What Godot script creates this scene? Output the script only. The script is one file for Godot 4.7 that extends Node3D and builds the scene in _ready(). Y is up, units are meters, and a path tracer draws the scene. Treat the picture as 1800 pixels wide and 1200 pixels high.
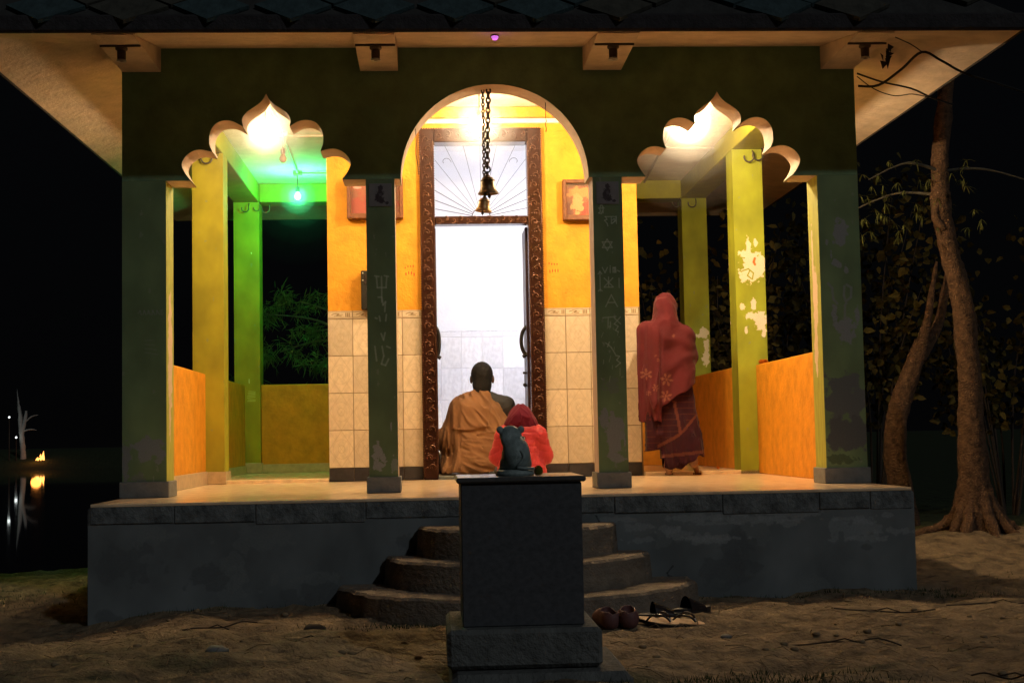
extends Node3D

# ---------------------------------------------------------------- helpers
var rng := RandomNumberGenerator.new()
var M := {}
var bump_tex: NoiseTexture2D
var used := {}

class G:
	# collects triangles; corners of every face are given counter-clockwise as seen from outside
	var V := PackedVector3Array()
	var N := PackedVector3Array()
	var U := PackedVector2Array()
	var C := PackedColorArray()
	var col := Color.WHITE
	var X := Transform3D.IDENTITY
	func vert(p: Vector3, n: Vector3, u := Vector2.ZERO) -> void:
		V.append(X * p); N.append((X.basis * n).normalized()); U.append(u); C.append(col)
	func tri(a: Vector3, b: Vector3, c: Vector3, ua := Vector2.ZERO, ub := Vector2.ZERO, uc := Vector2.ZERO) -> void:
		var n := (b - a).cross(c - a)
		if n.length_squared() < 1e-16: return
		vert(a, n, ua); vert(c, n, uc); vert(b, n, ub)
	func quad(a: Vector3, b: Vector3, c: Vector3, d: Vector3, r := Rect2(0, 0, 1, 1)) -> void:
		# a lower left, b lower right, c upper right, d upper left
		var e := r.end
		tri(a, b, c, Vector2(r.position.x, e.y), e, Vector2(e.x, r.position.y))
		tri(a, c, d, Vector2(r.position.x, e.y), Vector2(e.x, r.position.y), r.position)
	func tri_n(a: Vector3, b: Vector3, c: Vector3, na: Vector3, nb: Vector3, nc: Vector3) -> void:
		vert(a, na); vert(c, nc); vert(b, nb)
	func box(c: Vector3, s: Vector3, bev := 0.0) -> void:
		var h := s * 0.5
		if bev <= 0.0:
			var p := func(x, y, z): return c + Vector3(x * h.x, y * h.y, z * h.z)
			quad(p.call(-1, -1, 1), p.call(1, -1, 1), p.call(1, 1, 1), p.call(-1, 1, 1))
			quad(p.call(1, -1, -1), p.call(-1, -1, -1), p.call(-1, 1, -1), p.call(1, 1, -1))
			quad(p.call(1, -1, 1), p.call(1, -1, -1), p.call(1, 1, -1), p.call(1, 1, 1))
			quad(p.call(-1, -1, -1), p.call(-1, -1, 1), p.call(-1, 1, 1), p.call(-1, 1, -1))
			quad(p.call(-1, 1, 1), p.call(1, 1, 1), p.call(1, 1, -1), p.call(-1, 1, -1))
			quad(p.call(-1, -1, -1), p.call(1, -1, -1), p.call(1, -1, 1), p.call(-1, -1, 1))
			return
		var b := minf(bev, minf(h.x, minf(h.y, h.z)) * 0.9)
		for ax in 3:
			var u := (ax + 1) % 3
			var w := (ax + 2) % 3
			for s1 in [-1.0, 1.0]:
				var f := []
				for q in [[-1, -1], [1, -1], [1, 1], [-1, 1]]:
					var v := Vector3.ZERO
					v[ax] = s1 * h[ax]; v[u] = q[0] * (h[u] - b); v[w] = q[1] * (h[w] - b)
					f.append(c + v)
				if s1 > 0: quad(f[0], f[1], f[2], f[3])
				else: quad(f[1], f[0], f[3], f[2])
				for s2 in [-1.0, 1.0]:   # edge between ax and u, running along w
					var e := []
					for k in [-1.0, 1.0]:
						var v1 := Vector3.ZERO
						v1[ax] = s1 * h[ax]; v1[u] = s2 * (h[u] - b); v1[w] = k * (h[w] - b)
						var v2 := Vector3.ZERO
						v2[ax] = s1 * (h[ax] - b); v2[u] = s2 * h[u]; v2[w] = k * (h[w] - b)
						e.append(c + v1); e.append(c + v2)
					if s1 * s2 > 0: quad(e[0], e[1], e[3], e[2])
					else: quad(e[1], e[0], e[2], e[3])
		for sx in [-1.0, 1.0]:
			for sy in [-1.0, 1.0]:
				for sz in [-1.0, 1.0]:
					var a := c + Vector3(sx * h.x, sy * (h.y - b), sz * (h.z - b))
					var d := c + Vector3(sx * (h.x - b), sy * h.y, sz * (h.z - b))
					var e2 := c + Vector3(sx * (h.x - b), sy * (h.y - b), sz * h.z)
					if sx * sy * sz > 0: tri(a, d, e2)
					else: tri(a, e2, d)
	func span(x0: float, x1: float, y0: float, y1: float, z0: float, z1: float, bev := 0.0) -> void:
		box(Vector3(x0 + x1, y0 + y1, z0 + z1) * 0.5, Vector3(absf(x1 - x0), absf(y1 - y0), absf(z1 - z0)), bev)
	func tube(pts: Array, radii, seg := 8, caps := true) -> void:
		var n := pts.size()
		var rings := []
		var prev := Vector3.ZERO
		for i in n:
			var t: Vector3 = (pts[mini(i + 1, n - 1)] - pts[maxi(i - 1, 0)]).normalized()
			var s := prev
			if i == 0:
				s = t.cross(Vector3.UP if absf(t.y) < 0.9 else Vector3.RIGHT).normalized()
			s = (s - t * s.dot(t)).normalized()
			prev = s
			var w := t.cross(s)
			var r: float = radii if (radii is float or radii is int) else radii[i]
			var ring := []
			for k in seg:
				var a := TAU * k / seg
				var d := s * cos(a) + w * sin(a)
				ring.append([pts[i] + d * r, d])
			rings.append(ring)
		for i in n - 1:
			for k in seg:
				var k2 := (k + 1) % seg
				var a = rings[i][k]; var b = rings[i][k2]; var c = rings[i + 1][k2]; var d = rings[i + 1][k]
				tri_n(a[0], b[0], c[0], a[1], b[1], c[1])
				tri_n(a[0], c[0], d[0], a[1], c[1], d[1])
		if caps:
			for k in seg:
				var k2 := (k + 1) % seg
				tri(pts[0], rings[0][k2][0], rings[0][k][0])
				tri(pts[n - 1], rings[n - 1][k][0], rings[n - 1][k2][0])
	func lathe(prof: Array, seg := 24) -> void:
		# profile of Vector2(radius, height), bottom to top on the outside
		var n := prof.size()
		for i in n - 1:
			var p: Vector2 = prof[i]; var q: Vector2 = prof[i + 1]
			var t := (q - p)
			if t.length() < 1e-7: continue
			var nn := Vector2(t.y, -t.x).normalized()
			for k in seg:
				var a := TAU * k / seg; var b := TAU * (k + 1) / seg
				var da := Vector3(cos(a), 0, -sin(a)); var db := Vector3(cos(b), 0, -sin(b))
				var A := da * p.x + Vector3.UP * p.y; var B := db * p.x + Vector3.UP * p.y
				var Cc := db * q.x + Vector3.UP * q.y; var D := da * q.x + Vector3.UP * q.y
				var na := da * nn.x + Vector3.UP * nn.y; var nb := db * nn.x + Vector3.UP * nn.y
				if p.x > 1e-6: tri_n(A, B, Cc, na, nb, nb)
				if q.x > 1e-6: tri_n(A, Cc, D, na, nb, na)
	func ball(c: Vector3, r: Vector3, seg := 12, rows := 8) -> void:
		var P := func(i, k):
			var t: float = PI * i / rows; var a: float = TAU * k / seg
			return Vector3(sin(t) * cos(a), -cos(t), -sin(t) * sin(a))
		for i in rows:
			for k in seg:
				var a: Vector3 = P.call(i, k); var b: Vector3 = P.call(i, k + 1); var d: Vector3 = P.call(i + 1, k); var e: Vector3 = P.call(i + 1, k + 1)
				if i > 0: tri_n(c + a * r, c + b * r, c + e * r, a / r, b / r, e / r)
				if i < rows - 1: tri_n(c + a * r, c + e * r, c + d * r, a / r, e / r, d / r)
	func prism(poly: PackedVector2Array, z0: float, z1: float, sides := true, back := true) -> void:
		# polygon in x, y; z0 front (towards +z), z1 back
		var P := poly
		if Geometry2D.is_polygon_clockwise(P):
			P = P.duplicate(); P.reverse()
		var cw := Geometry2D.is_polygon_clockwise(P)
		var idx := Geometry2D.triangulate_polygon(P)
		for i in range(0, idx.size(), 3):
			var a := P[idx[i]]; var b := P[idx[i + 1]]; var c := P[idx[i + 2]]
			if (b - a).cross(c - a) < 0:
				var t := b; b = c; c = t
			tri(Vector3(a.x, a.y, z0), Vector3(b.x, b.y, z0), Vector3(c.x, c.y, z0))
			if back: tri(Vector3(a.x, a.y, z1), Vector3(c.x, c.y, z1), Vector3(b.x, b.y, z1))
		if sides:
			var n := P.size()
			var area := 0.0
			for i in n: area += P[i].cross(P[(i + 1) % n])
			for i in n:
				var a := P[i]; var b := P[(i + 1) % n]
				if area < 0:
					var t := a; a = b; b = t
				quad(Vector3(a.x, a.y, z1), Vector3(b.x, b.y, z1), Vector3(b.x, b.y, z0), Vector3(a.x, a.y, z0))
	func mesh() -> ArrayMesh:
		var arr := []
		arr.resize(Mesh.ARRAY_MAX)
		arr[Mesh.ARRAY_VERTEX] = V; arr[Mesh.ARRAY_NORMAL] = N; arr[Mesh.ARRAY_TEX_UV] = U; arr[Mesh.ARRAY_COLOR] = C
		var m := ArrayMesh.new()
		m.add_surface_from_arrays(Mesh.PRIMITIVE_TRIANGLES, arr)
		return m

class Sdf:
	# smooth union of tapered capsules and ellipsoids, meshed as surface nets
	var A := PackedVector3Array()
	var D := PackedVector3Array()
	var L2 := PackedFloat32Array()
	var RA := PackedFloat32Array()
	var RB := PackedFloat32Array()
	var EC := PackedVector3Array()
	var ER := PackedVector3Array()
	var K := 0.03
	var mod: Callable
	var paint: Callable
	func cap(a: Vector3, b: Vector3, ra: float, rb: float) -> void:
		A.append(a); D.append(b - a); L2.append(maxf((b - a).length_squared(), 1e-9)); RA.append(ra); RB.append(rb)
	func ell(c: Vector3, r: Vector3) -> void:
		EC.append(c); ER.append(r)
	func base(p: Vector3) -> float:
		var d := 1e3
		for i in A.size():
			var q := p - A[i]
			var h := clampf(q.dot(D[i]) / L2[i], 0.0, 1.0)
			var e := (q - D[i] * h).length() - lerpf(RA[i], RB[i], h)
			var g := maxf(K - absf(d - e), 0.0)
			d = minf(d, e) - g * g * 0.25 / K
		for i in EC.size():
			var q := p - EC[i]
			var r := ER[i]
			var k0 := (q / r).length()
			var k1 := (q / (r * r)).length()
			var e := k0 * (k0 - 1.0) / maxf(k1, 1e-6)
			var g := maxf(K - absf(d - e), 0.0)
			d = minf(d, e) - g * g * 0.25 / K
		return d
	func at(p: Vector3) -> float:
		var d := base(p)
		return mod.call(p, d) if mod.is_valid() else d
	func bounds(pad: float) -> AABB:
		var lo := Vector3.ONE * 1e9
		var hi := -lo
		for i in A.size():
			var r := Vector3.ONE * maxf(RA[i], RB[i])
			for q in [A[i], A[i] + D[i]]:
				lo = lo.min(q - r); hi = hi.max(q + r)
		for i in EC.size():
			lo = lo.min(EC[i] - ER[i]); hi = hi.max(EC[i] + ER[i])
		return AABB(lo - Vector3.ONE * pad, hi - lo + Vector3.ONE * pad * 2)
	func emit(g: G, cell: float, pad := 0.03, slack := 0.03) -> void:
		var box := bounds(pad)
		var nx := int(ceil(box.size.x / cell)) + 2
		var ny := int(ceil(box.size.y / cell)) + 2
		var nz := int(ceil(box.size.z / cell)) + 2
		var F := PackedFloat32Array()
		F.resize(nx * ny * nz)
		var o := box.position
		var Bs := 6
		var near := []
		var reach := cell * Bs * 0.5 * 1.7321 * 1.15 + slack
		for bz in range(0, nz, Bs):
			for by in range(0, ny, Bs):
				for bx in range(0, nx, Bs):
					var c := o + Vector3(bx + Bs * 0.5, by + Bs * 0.5, bz + Bs * 0.5) * cell
					var d := at(c)
					var is_near := absf(d) < reach
					if is_near: near.append(Vector3i(bx, by, bz))
					for z in range(bz, mini(bz + Bs, nz)):
						for y in range(by, mini(by + Bs, ny)):
							var row := (z * ny + y) * nx
							for x in range(bx, mini(bx + Bs, nx)):
								F[row + x] = at(o + Vector3(x, y, z) * cell) if is_near else d
		var ids := {}
		var P := PackedVector3Array()
		var sx := 1; var sy := nx; var sz := nx * ny
		var off := [0, sx, sy, sx + sy, sz, sz + sx, sz + sy, sz + sx + sy]
		var cor := [Vector3(0, 0, 0), Vector3(1, 0, 0), Vector3(0, 1, 0), Vector3(1, 1, 0), Vector3(0, 0, 1), Vector3(1, 0, 1), Vector3(0, 1, 1), Vector3(1, 1, 1)]
		var edges := [[0, 1], [2, 3], [4, 5], [6, 7], [0, 2], [1, 3], [4, 6], [5, 7], [0, 4], [1, 5], [2, 6], [3, 7]]
		var cells := []
		for b in near:
			for z in range(b.z, mini(b.z + Bs, nz - 1)):
				for y in range(b.y, mini(b.y + Bs, ny - 1)):
					for x in range(b.x, mini(b.x + Bs, nx - 1)):
						var i: int = (z * ny + y) * nx + x
						var s := 0
						for k in 8:
							if F[i + off[k]] < 0.0: s += 1
						if s == 0 or s == 8: continue
						var sum := Vector3.ZERO
						var cnt := 0
						for e in edges:
							var fa := F[i + off[e[0]]]; var fb := F[i + off[e[1]]]
							if (fa < 0.0) != (fb < 0.0):
								sum += cor[e[0]].lerp(cor[e[1]], fa / (fa - fb)); cnt += 1
						ids[i] = P.size()
						P.append(o + (Vector3(x, y, z) + sum / cnt) * cell)
						cells.append(i)
		var quads := PackedInt32Array()
		var NN := PackedVector3Array()
		NN.resize(P.size())
		var axes := [[sx, sy, sz], [sy, sz, sx], [sz, sx, sy]]
		for i in cells:
			for ax in axes:
				var fa := F[i]
				var fb := F[i + ax[0]]
				if (fa < 0.0) == (fb < 0.0): continue
				var q := [i, i - ax[1], i - ax[1] - ax[2], i - ax[2]]
				var ok := true
				for c in q:
					if not ids.has(c): ok = false
				if not ok: continue
				var v := [ids[q[0]], ids[q[1]], ids[q[2]], ids[q[3]]]
				if fa >= 0.0: v.reverse()
				var n := (P[v[2]] - P[v[0]]).cross(P[v[3]] - P[v[1]])
				for c in v:
					quads.append(c); NN[c] += n
		var cols := PackedColorArray()
		cols.resize(P.size())
		for i in P.size():
			cols[i] = paint.call(P[i]) if paint.is_valid() else g.col
		for k in range(0, quads.size(), 4):
			for t in [[0, 2, 1], [0, 3, 2]]:
				for c in t:
					var id := quads[k + c]
					g.V.append(g.X * P[id]); g.N.append((g.X.basis * NN[id]).normalized()); g.U.append(Vector2.ZERO); g.C.append(cols[id])

class Pic:
	# a small painted picture, metres to pixels
	var im: Image
	var s: float
	var nz := FastNoiseLite.new()
	func _init(w: float, h: float, per_m: float, sd := 1) -> void:
		s = per_m
		im = Image.create(maxi(4, int(round(w * s))), maxi(4, int(round(h * s))), false, Image.FORMAT_RGB8)
		nz.seed = sd; nz.frequency = 1.0; nz.fractal_octaves = 4
	func fill(c: Color, vary: float, size: float) -> void:
		for y in im.get_height():
			for x in im.get_width():
				var n := nz.get_noise_2d(x / s / size, y / s / size * 0.7)
				im.set_pixel(x, y, Color(c.r * (1 + vary * n), c.g * (1 + vary * n), c.b * (1 + vary * n)))
	func blob(cx: float, cy: float, rx: float, ry: float, c: Color, rough := 0.8, size := 0.05, alpha := 1.0) -> void:
		# coordinates in metres from the top left corner
		for y in range(maxi(0, int((cy - ry * 1.8) * s)), mini(im.get_height(), int((cy + ry * 1.8) * s))):
			for x in range(maxi(0, int((cx - rx * 1.8) * s)), mini(im.get_width(), int((cx + rx * 1.8) * s))):
				var u := (x / s - cx) / rx
				var v := (y / s - cy) / ry
				var n := nz.get_noise_2d(x / s / size + cx * 31.0, y / s / size + cy * 17.0)
				var d := sqrt(u * u + v * v) + n * rough
				var a := clampf((1.0 - d) * 6.0, 0.0, 1.0) * alpha
				if a > 0.0:
					im.set_pixel(x, y, im.get_pixel(x, y).lerp(c * (1.0 + 0.12 * nz.get_noise_2d(x * 0.31, y * 0.31)), a))
	func line(pts: Array, w: float, c: Color, alpha := 0.7, dry := 0.6) -> void:
		for i in pts.size() - 1:
			var a: Vector2 = pts[i]; var b: Vector2 = pts[i + 1]
			var lo := a.min(b) - Vector2.ONE * w * 1.5; var hi := a.max(b) + Vector2.ONE * w * 1.5
			for y in range(maxi(0, int(lo.y * s)), mini(im.get_height(), int(hi.y * s) + 2)):
				for x in range(maxi(0, int(lo.x * s)), mini(im.get_width(), int(hi.x * s) + 2)):
					var p := Vector2(x + 0.5, y + 0.5) / s
					var q := Geometry2D.get_closest_point_to_segment(p, a, b)
					var d := p.distance_to(q) / w + dry * absf(nz.get_noise_2d(x * 0.4, y * 0.4))
					var al := clampf((1.0 - d) * 2.5, 0.0, 1.0) * alpha
					if al > 0.0: im.set_pixel(x, y, im.get_pixel(x, y).lerp(c, al))
	func strip(x0: float, x1: float, c: Color, vary: float) -> void:
		for y in im.get_height():
			for x in range(int(x0 * s), mini(im.get_width(), int(x1 * s))):
				var n := nz.get_noise_2d(x / s / 0.06, y / s / 0.25)
				im.set_pixel(x, y, c * (1.0 + vary * n))
	func tex() -> ImageTexture:
		return ImageTexture.create_from_image(im)

func lin(r: float, g: float, b: float) -> Color:
	return Color(r, g, b).linear_to_srgb()

func mat(called: String, c: Color, vary := 0.2, rough := 0.85, period := 1.5, relief := 0.0, octaves := 5) -> StandardMaterial3D:
	# c is a linear base colour
	var m := StandardMaterial3D.new()
	m.resource_name = called
	m.roughness = rough
	m.metallic_specular = 0.4
	if vary > 0.0:
		var n := FastNoiseLite.new()
		n.noise_type = FastNoiseLite.TYPE_SIMPLEX_SMOOTH
		n.seed = hash(called) % 10000; n.frequency = 0.012; n.fractal_octaves = octaves; n.fractal_gain = 0.6
		var t := NoiseTexture2D.new()
		t.width = 384; t.height = 384; t.seamless = true; t.noise = n
		var gr := Gradient.new()
		gr.offsets = PackedFloat32Array([0.0, 0.35, 0.65, 1.0])
		var f := func(k): return Color(minf(c.r * k, 1), minf(c.g * k, 1), minf(c.b * k, 1)).linear_to_srgb()
		gr.colors = PackedColorArray([f.call(1.0 - vary), f.call(1.0 - vary * 0.3), f.call(1.0 + vary * 0.2), f.call(1.0 + vary * 0.8)])
		t.color_ramp = gr
		m.albedo_texture = t
		m.uv1_triplanar = true; m.uv1_world_triplanar = true
		m.uv1_scale = Vector3.ONE / period
	else:
		m.albedo_color = c.linear_to_srgb()
	if relief > 0.0:
		m.heightmap_enabled = true; m.heightmap_texture = bump_tex; m.heightmap_scale = relief
	M[called] = m
	return m

func pic_mat(called: String, t: Texture2D, rough := 0.8) -> StandardMaterial3D:
	var m := StandardMaterial3D.new()
	m.resource_name = called; m.albedo_texture = t; m.roughness = rough; m.metallic_specular = 0.4
	m.texture_repeat = false
	M[called] = m
	return m

func vc_mat(called: String, rough := 0.85, sheen := 0.0) -> StandardMaterial3D:
	var m := StandardMaterial3D.new()
	m.resource_name = called; m.vertex_color_use_as_albedo = true; m.roughness = rough; m.metallic_specular = 0.35
	if sheen > 0.0:
		m.rim_enabled = true; m.rim = sheen; m.rim_tint = 0.6
	M[called] = m
	return m

func glow(called: String, c: Color, e: float) -> StandardMaterial3D:
	var m := StandardMaterial3D.new()
	m.resource_name = called; m.albedo_color = c.linear_to_srgb(); m.emission_enabled = true; m.emission = c.linear_to_srgb(); m.emission_energy_multiplier = e
	M[called] = m
	return m

func named(parent: Node, called: String) -> String:
	var key := str(parent.get_instance_id()) + called
	var n: int = used.get(key, 0)
	used[key] = n + 1
	return called if n == 0 else "%s_%03d" % [called, n]

func tag(o: Node, label: String, category := "", group := "", kind := "") -> void:
	if label: o.set_meta("label", label)
	if category: o.set_meta("category", category)
	if group: o.set_meta("group", group)
	if kind: o.set_meta("kind", kind)

func thing(called: String, label: String, category: String, at := Vector3.ZERO, turn := 0.0, group := "") -> Node3D:
	var o := Node3D.new()
	o.name = named(self, called)
	add_child(o)
	o.position = at; o.rotation.y = turn
	tag(o, label, category, group)
	return o

func part(called: String, g, m: Material, parent: Node = self) -> MeshInstance3D:
	var o := MeshInstance3D.new()
	o.name = named(parent, called)
	o.mesh = g.mesh() if g is G else g
	o.material_override = m
	parent.add_child(o)
	return o

func smooth_line(pts: Array, n := 6) -> Array:
	# Catmull-Rom through the points (Vector2 or Vector3)
	var out := []
	for i in pts.size() - 1:
		var a = pts[maxi(i - 1, 0)]; var b = pts[i]; var c = pts[i + 1]; var d = pts[mini(i + 2, pts.size() - 1)]
		for k in n:
			out.append(b.cubic_interpolate(c, a, d, float(k) / n))
	out.append(pts[-1])
	return out

# ---------------------------------------------------------------- scene
func _ready() -> void:
	rng.seed = 4711
	var cam := Camera3D.new()
	cam.name = "camera"
	cam.transform = Transform3D(Basis(Vector3(0.998308, -0.018927, 0.054988), Vector3(0.01516, 0.997561, 0.068137), Vector3(-0.056144, -0.067188, 0.996159)).orthonormalized(), Vector3(-0.414934, 0.331, 8.93))
	cam.fov = 26.99; cam.near = 0.05; cam.far = 400.0
	add_child(cam); cam.current = true
	var we := WorldEnvironment.new()
	we.name = "night_environment"
	var env := Environment.new()
	env.background_mode = Environment.BG_SKY
	var sky := Sky.new()
	var psm := ProceduralSkyMaterial.new()
	psm.sky_top_color = Color(0.03, 0.035, 0.045); psm.sky_horizon_color = Color(0.022, 0.022, 0.025); psm.sky_curve = 0.15
	psm.ground_bottom_color = Color(0.02, 0.02, 0.02); psm.ground_horizon_color = Color(0.03, 0.03, 0.035)
	sky.sky_material = psm
	env.sky = sky
	env.background_energy_multiplier = SKY
	env.tonemap_mode = Environment.TONE_MAPPER_LINEAR
	env.tonemap_exposure = 1.0
	env.volumetric_fog_enabled = true; env.volumetric_fog_density = 0.0
	env.sdfgi_enabled = true; env.ssao_enabled = true; env.ssil_enabled = true
	we.environment = env
	add_child(we)
	var sun := DirectionalLight3D.new()
	sun.name = "dim_night_light"
	sun.light_color = Color(0.93, 0.97, 1.0); sun.light_energy = SUN; sun.light_angular_distance = 2.0; sun.shadow_enabled = true
	add_child(sun)
	sun.look_at_from_position(Vector3(0.75, 1.0, 1.3) * 10.0, Vector3.ZERO)
	materials()
	ground()
	temple()
	steps()
	pedestal()
	lamps()
	bells()
	wall_things()
	people()
	footwear()
	trees()
	far_shore()
	litter()

const SKY := 0.6
const SUN := 0.11
const WARM := Color(1.0, 0.73, 0.43)
const E_LEFT := 2.2
const E_MID := 3.0
const E_RIGHT := 5.0
const E_GREEN := 1.15
const E_SHRINE := 3.3

func materials() -> void:
	var n := FastNoiseLite.new()
	n.seed = 9; n.frequency = 0.03; n.fractal_octaves = 6; n.fractal_gain = 0.68
	bump_tex = NoiseTexture2D.new()
	bump_tex.width = 512; bump_tex.height = 512; bump_tex.seamless = true; bump_tex.noise = n
	mat("green_paint", Color(0.19, 0.32, 0.17), 0.25, 0.75, 1.3, 0.25)
	mat("lime_paint", Color(0.34, 0.32, 0.022), 0.16, 0.65, 1.1, 0.2)
	mat("whitewash", Color(0.60, 0.46, 0.34), 0.16, 0.85, 0.9, 0.3)
	mat("eave_wash", Color(0.64, 0.51, 0.38), 0.2, 0.9, 1.1, 0.4)
	mat("ceiling_white", Color(0.74, 0.69, 0.56), 0.12, 0.85, 1.0, 0.4)
	mat("orange_paint", Color(0.62, 0.27, 0.018), 0.22, 0.7, 1.2, 0.4)
	mat("parapet_orange", Color(0.62, 0.245, 0.012), 0.24, 0.65, 0.9, 0.3)
	mat("shrine_white", Color(0.76, 0.76, 0.79), 0.04, 0.5, 0.8, 0.1)
	mat("dark_skirting", Color(0.045, 0.04, 0.045), 0.3, 0.25, 0.5)
	mat("cream_skirting", Color(0.50, 0.36, 0.22), 0.2, 0.4, 0.5)
	mat("grout", Color(0.20, 0.13, 0.07), 0.2, 0.9, 0.4)
	mat("door_metal", Color(0.045, 0.016, 0.011), 0.3, 0.24, 0.4, 0.05)
	M.door_metal.metallic = 0.45
	mat("scroll_metal", Color(0.095, 0.042, 0.027), 0.2, 0.2, 0.2)
	M.scroll_metal.metallic = 0.6
	mat("dark_leaf", Color(0.03, 0.012, 0.010), 0.2, 0.4, 0.5)
	mat("stone_floor", Color(0.80, 0.58, 0.36), 0.22, 0.16, 0.7)
	mat("plinth_stone", Color(0.17, 0.17, 0.155), 0.25, 0.7, 0.5, 0.2)
	mat("platform_plaster", Color(0.14, 0.15, 0.147), 0.45, 0.95, 1.4, 0.9)
	mat("coping", Color(0.14, 0.147, 0.142), 0.6, 0.95, 0.5, 0.6)
	mat("step_concrete", Color(0.19, 0.15, 0.11), 0.45, 0.95, 0.6, 0.9)
	mat("granite", Color(0.066, 0.067, 0.071), 0.3, 0.5, 0.16)
	mat("granite_cap", Color(0.09, 0.083, 0.075), 0.4, 0.3, 0.15)
	mat("base_concrete", Color(0.12, 0.12, 0.11), 0.45, 0.95, 0.6, 0.8)
	mat("dark_stone", Color(0.25, 0.295, 0.275), 0.5, 0.5, 0.15, 0.2)
	mat("fascia", Color(0.035, 0.03, 0.03), 0.4, 0.9, 0.7, 0.6)
	mat("roof_tile", Color(0.04, 0.064, 0.066), 0.6, 0.85, 0.5, 0.6)
	mat("roof_tile_brown", Color(0.058, 0.053, 0.04), 0.6, 0.9, 0.5, 0.6)
	mat("roof_bed", Color(0.045, 0.042, 0.038), 0.3, 0.95, 0.6, 0.5)
	mat("soil", Color(0.185, 0.132, 0.077), 0.8, 1.0, 1.1, 1.8, 6)
	M.soil.vertex_color_use_as_albedo = true
	mat("pond_bed", Color(0.03, 0.03, 0.025), 0.2, 1.0, 2.0)
	mat("straw", Color(0.22, 0.16, 0.09), 0.3, 0.9, 0.2)
	mat("dark_twig", Color(0.05, 0.035, 0.025), 0.3, 0.95, 0.2)
	mat("bark", Color(0.125, 0.066, 0.034), 0.75, 0.95, 0.35, 2.5)
	mat("grey_bark", Color(0.08, 0.07, 0.05), 0.4, 0.95, 0.4, 0.8)
	mat("pale_bark", Color(0.33, 0.33, 0.3), 0.3, 0.9, 0.6)
	mat("brass", Color(0.16, 0.12, 0.07), 0.35, 0.38, 0.2)
	M.brass.metallic = 0.7
	mat("old_brass", Color(0.40, 0.25, 0.10), 0.3, 0.4, 0.2)
	M.old_brass.metallic = 0.65
	mat("iron", Color(0.10, 0.08, 0.06), 0.3, 0.45, 0.2)
	M.iron.metallic = 0.6
	mat("black_iron", Color(0.015, 0.013, 0.012), 0.0, 0.45)
	mat("conduit", Color(0.42, 0.36, 0.26), 0.15, 0.6, 0.3)
	mat("socket_brown", Color(0.10, 0.06, 0.035), 0.2, 0.5, 0.2)
	mat("dead_bulb", Color(0.20, 0.13, 0.07), 0.0, 0.2)
	mat("white_ring", Color(0.5, 0.47, 0.42), 0.0, 0.4)
	mat("cable_black", Color(0.02, 0.018, 0.016), 0.0, 0.7)
	mat("picture_wood", Color(0.14, 0.05, 0.02), 0.35, 0.45, 0.25)
	mat("red_mark", Color(0.45, 0.06, 0.02), 0.35, 0.9, 0.1)
	mat("meter_black", Color(0.02, 0.018, 0.016), 0.2, 0.4, 0.2)
	mat("clog_rubber", Color(0.14, 0.06, 0.055), 0.25, 0.6, 0.15)
	mat("black_rubber", Color(0.022, 0.02, 0.019), 0.2, 0.5, 0.15)
	mat("shiny_strap", Color(0.03, 0.022, 0.02), 0.2, 0.22, 0.15)
	mat("tan_sole", Color(0.70, 0.45, 0.24), 0.2, 0.7, 0.1)
	mat("marigold", Color(0.30, 0.27, 0.03), 0.4, 0.95, 0.02, 0.4)
	mat("marigold_orange", Color(0.75, 0.22, 0.02), 0.4, 0.9, 0.02, 0.4)
	vc_mat("skin", 0.55)
	M.skin.subsurf_scatter_enabled = true; M.skin.subsurf_scatter_strength = 0.08
	vc_mat("cloth", 0.9, 0.1)
	vc_mat("padded_cloth", 0.55, 0.2)
	vc_mat("hair", 0.75)
	var w := StandardMaterial3D.new()
	w.resource_name = "pond_water"; w.albedo_color = Color(0.02, 0.025, 0.025); w.roughness = 0.03; w.metallic_specular = 0.5
	var wn := FastNoiseLite.new()
	wn.seed = 3; wn.frequency = 0.02
	var wt := NoiseTexture2D.new()
	wt.width = 256; wt.height = 256; wt.seamless = true; wt.as_normal_map = true; wt.bump_strength = 1.0; wt.noise = wn
	w.normal_enabled = true; w.normal_texture = wt; w.normal_scale = 0.012
	w.uv1_triplanar = true; w.uv1_world_triplanar = true; w.uv1_scale = Vector3.ONE / 2.5
	M.water = w
	var lf := StandardMaterial3D.new()
	lf.resource_name = "leaves"; lf.vertex_color_use_as_albedo = true; lf.roughness = 0.8; lf.metallic_specular = 0.2; lf.backlight_enabled = true; lf.backlight = Color(0.25, 0.28, 0.1)
	lf.cull_mode = BaseMaterial3D.CULL_DISABLED
	M.leaf = lf

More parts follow.
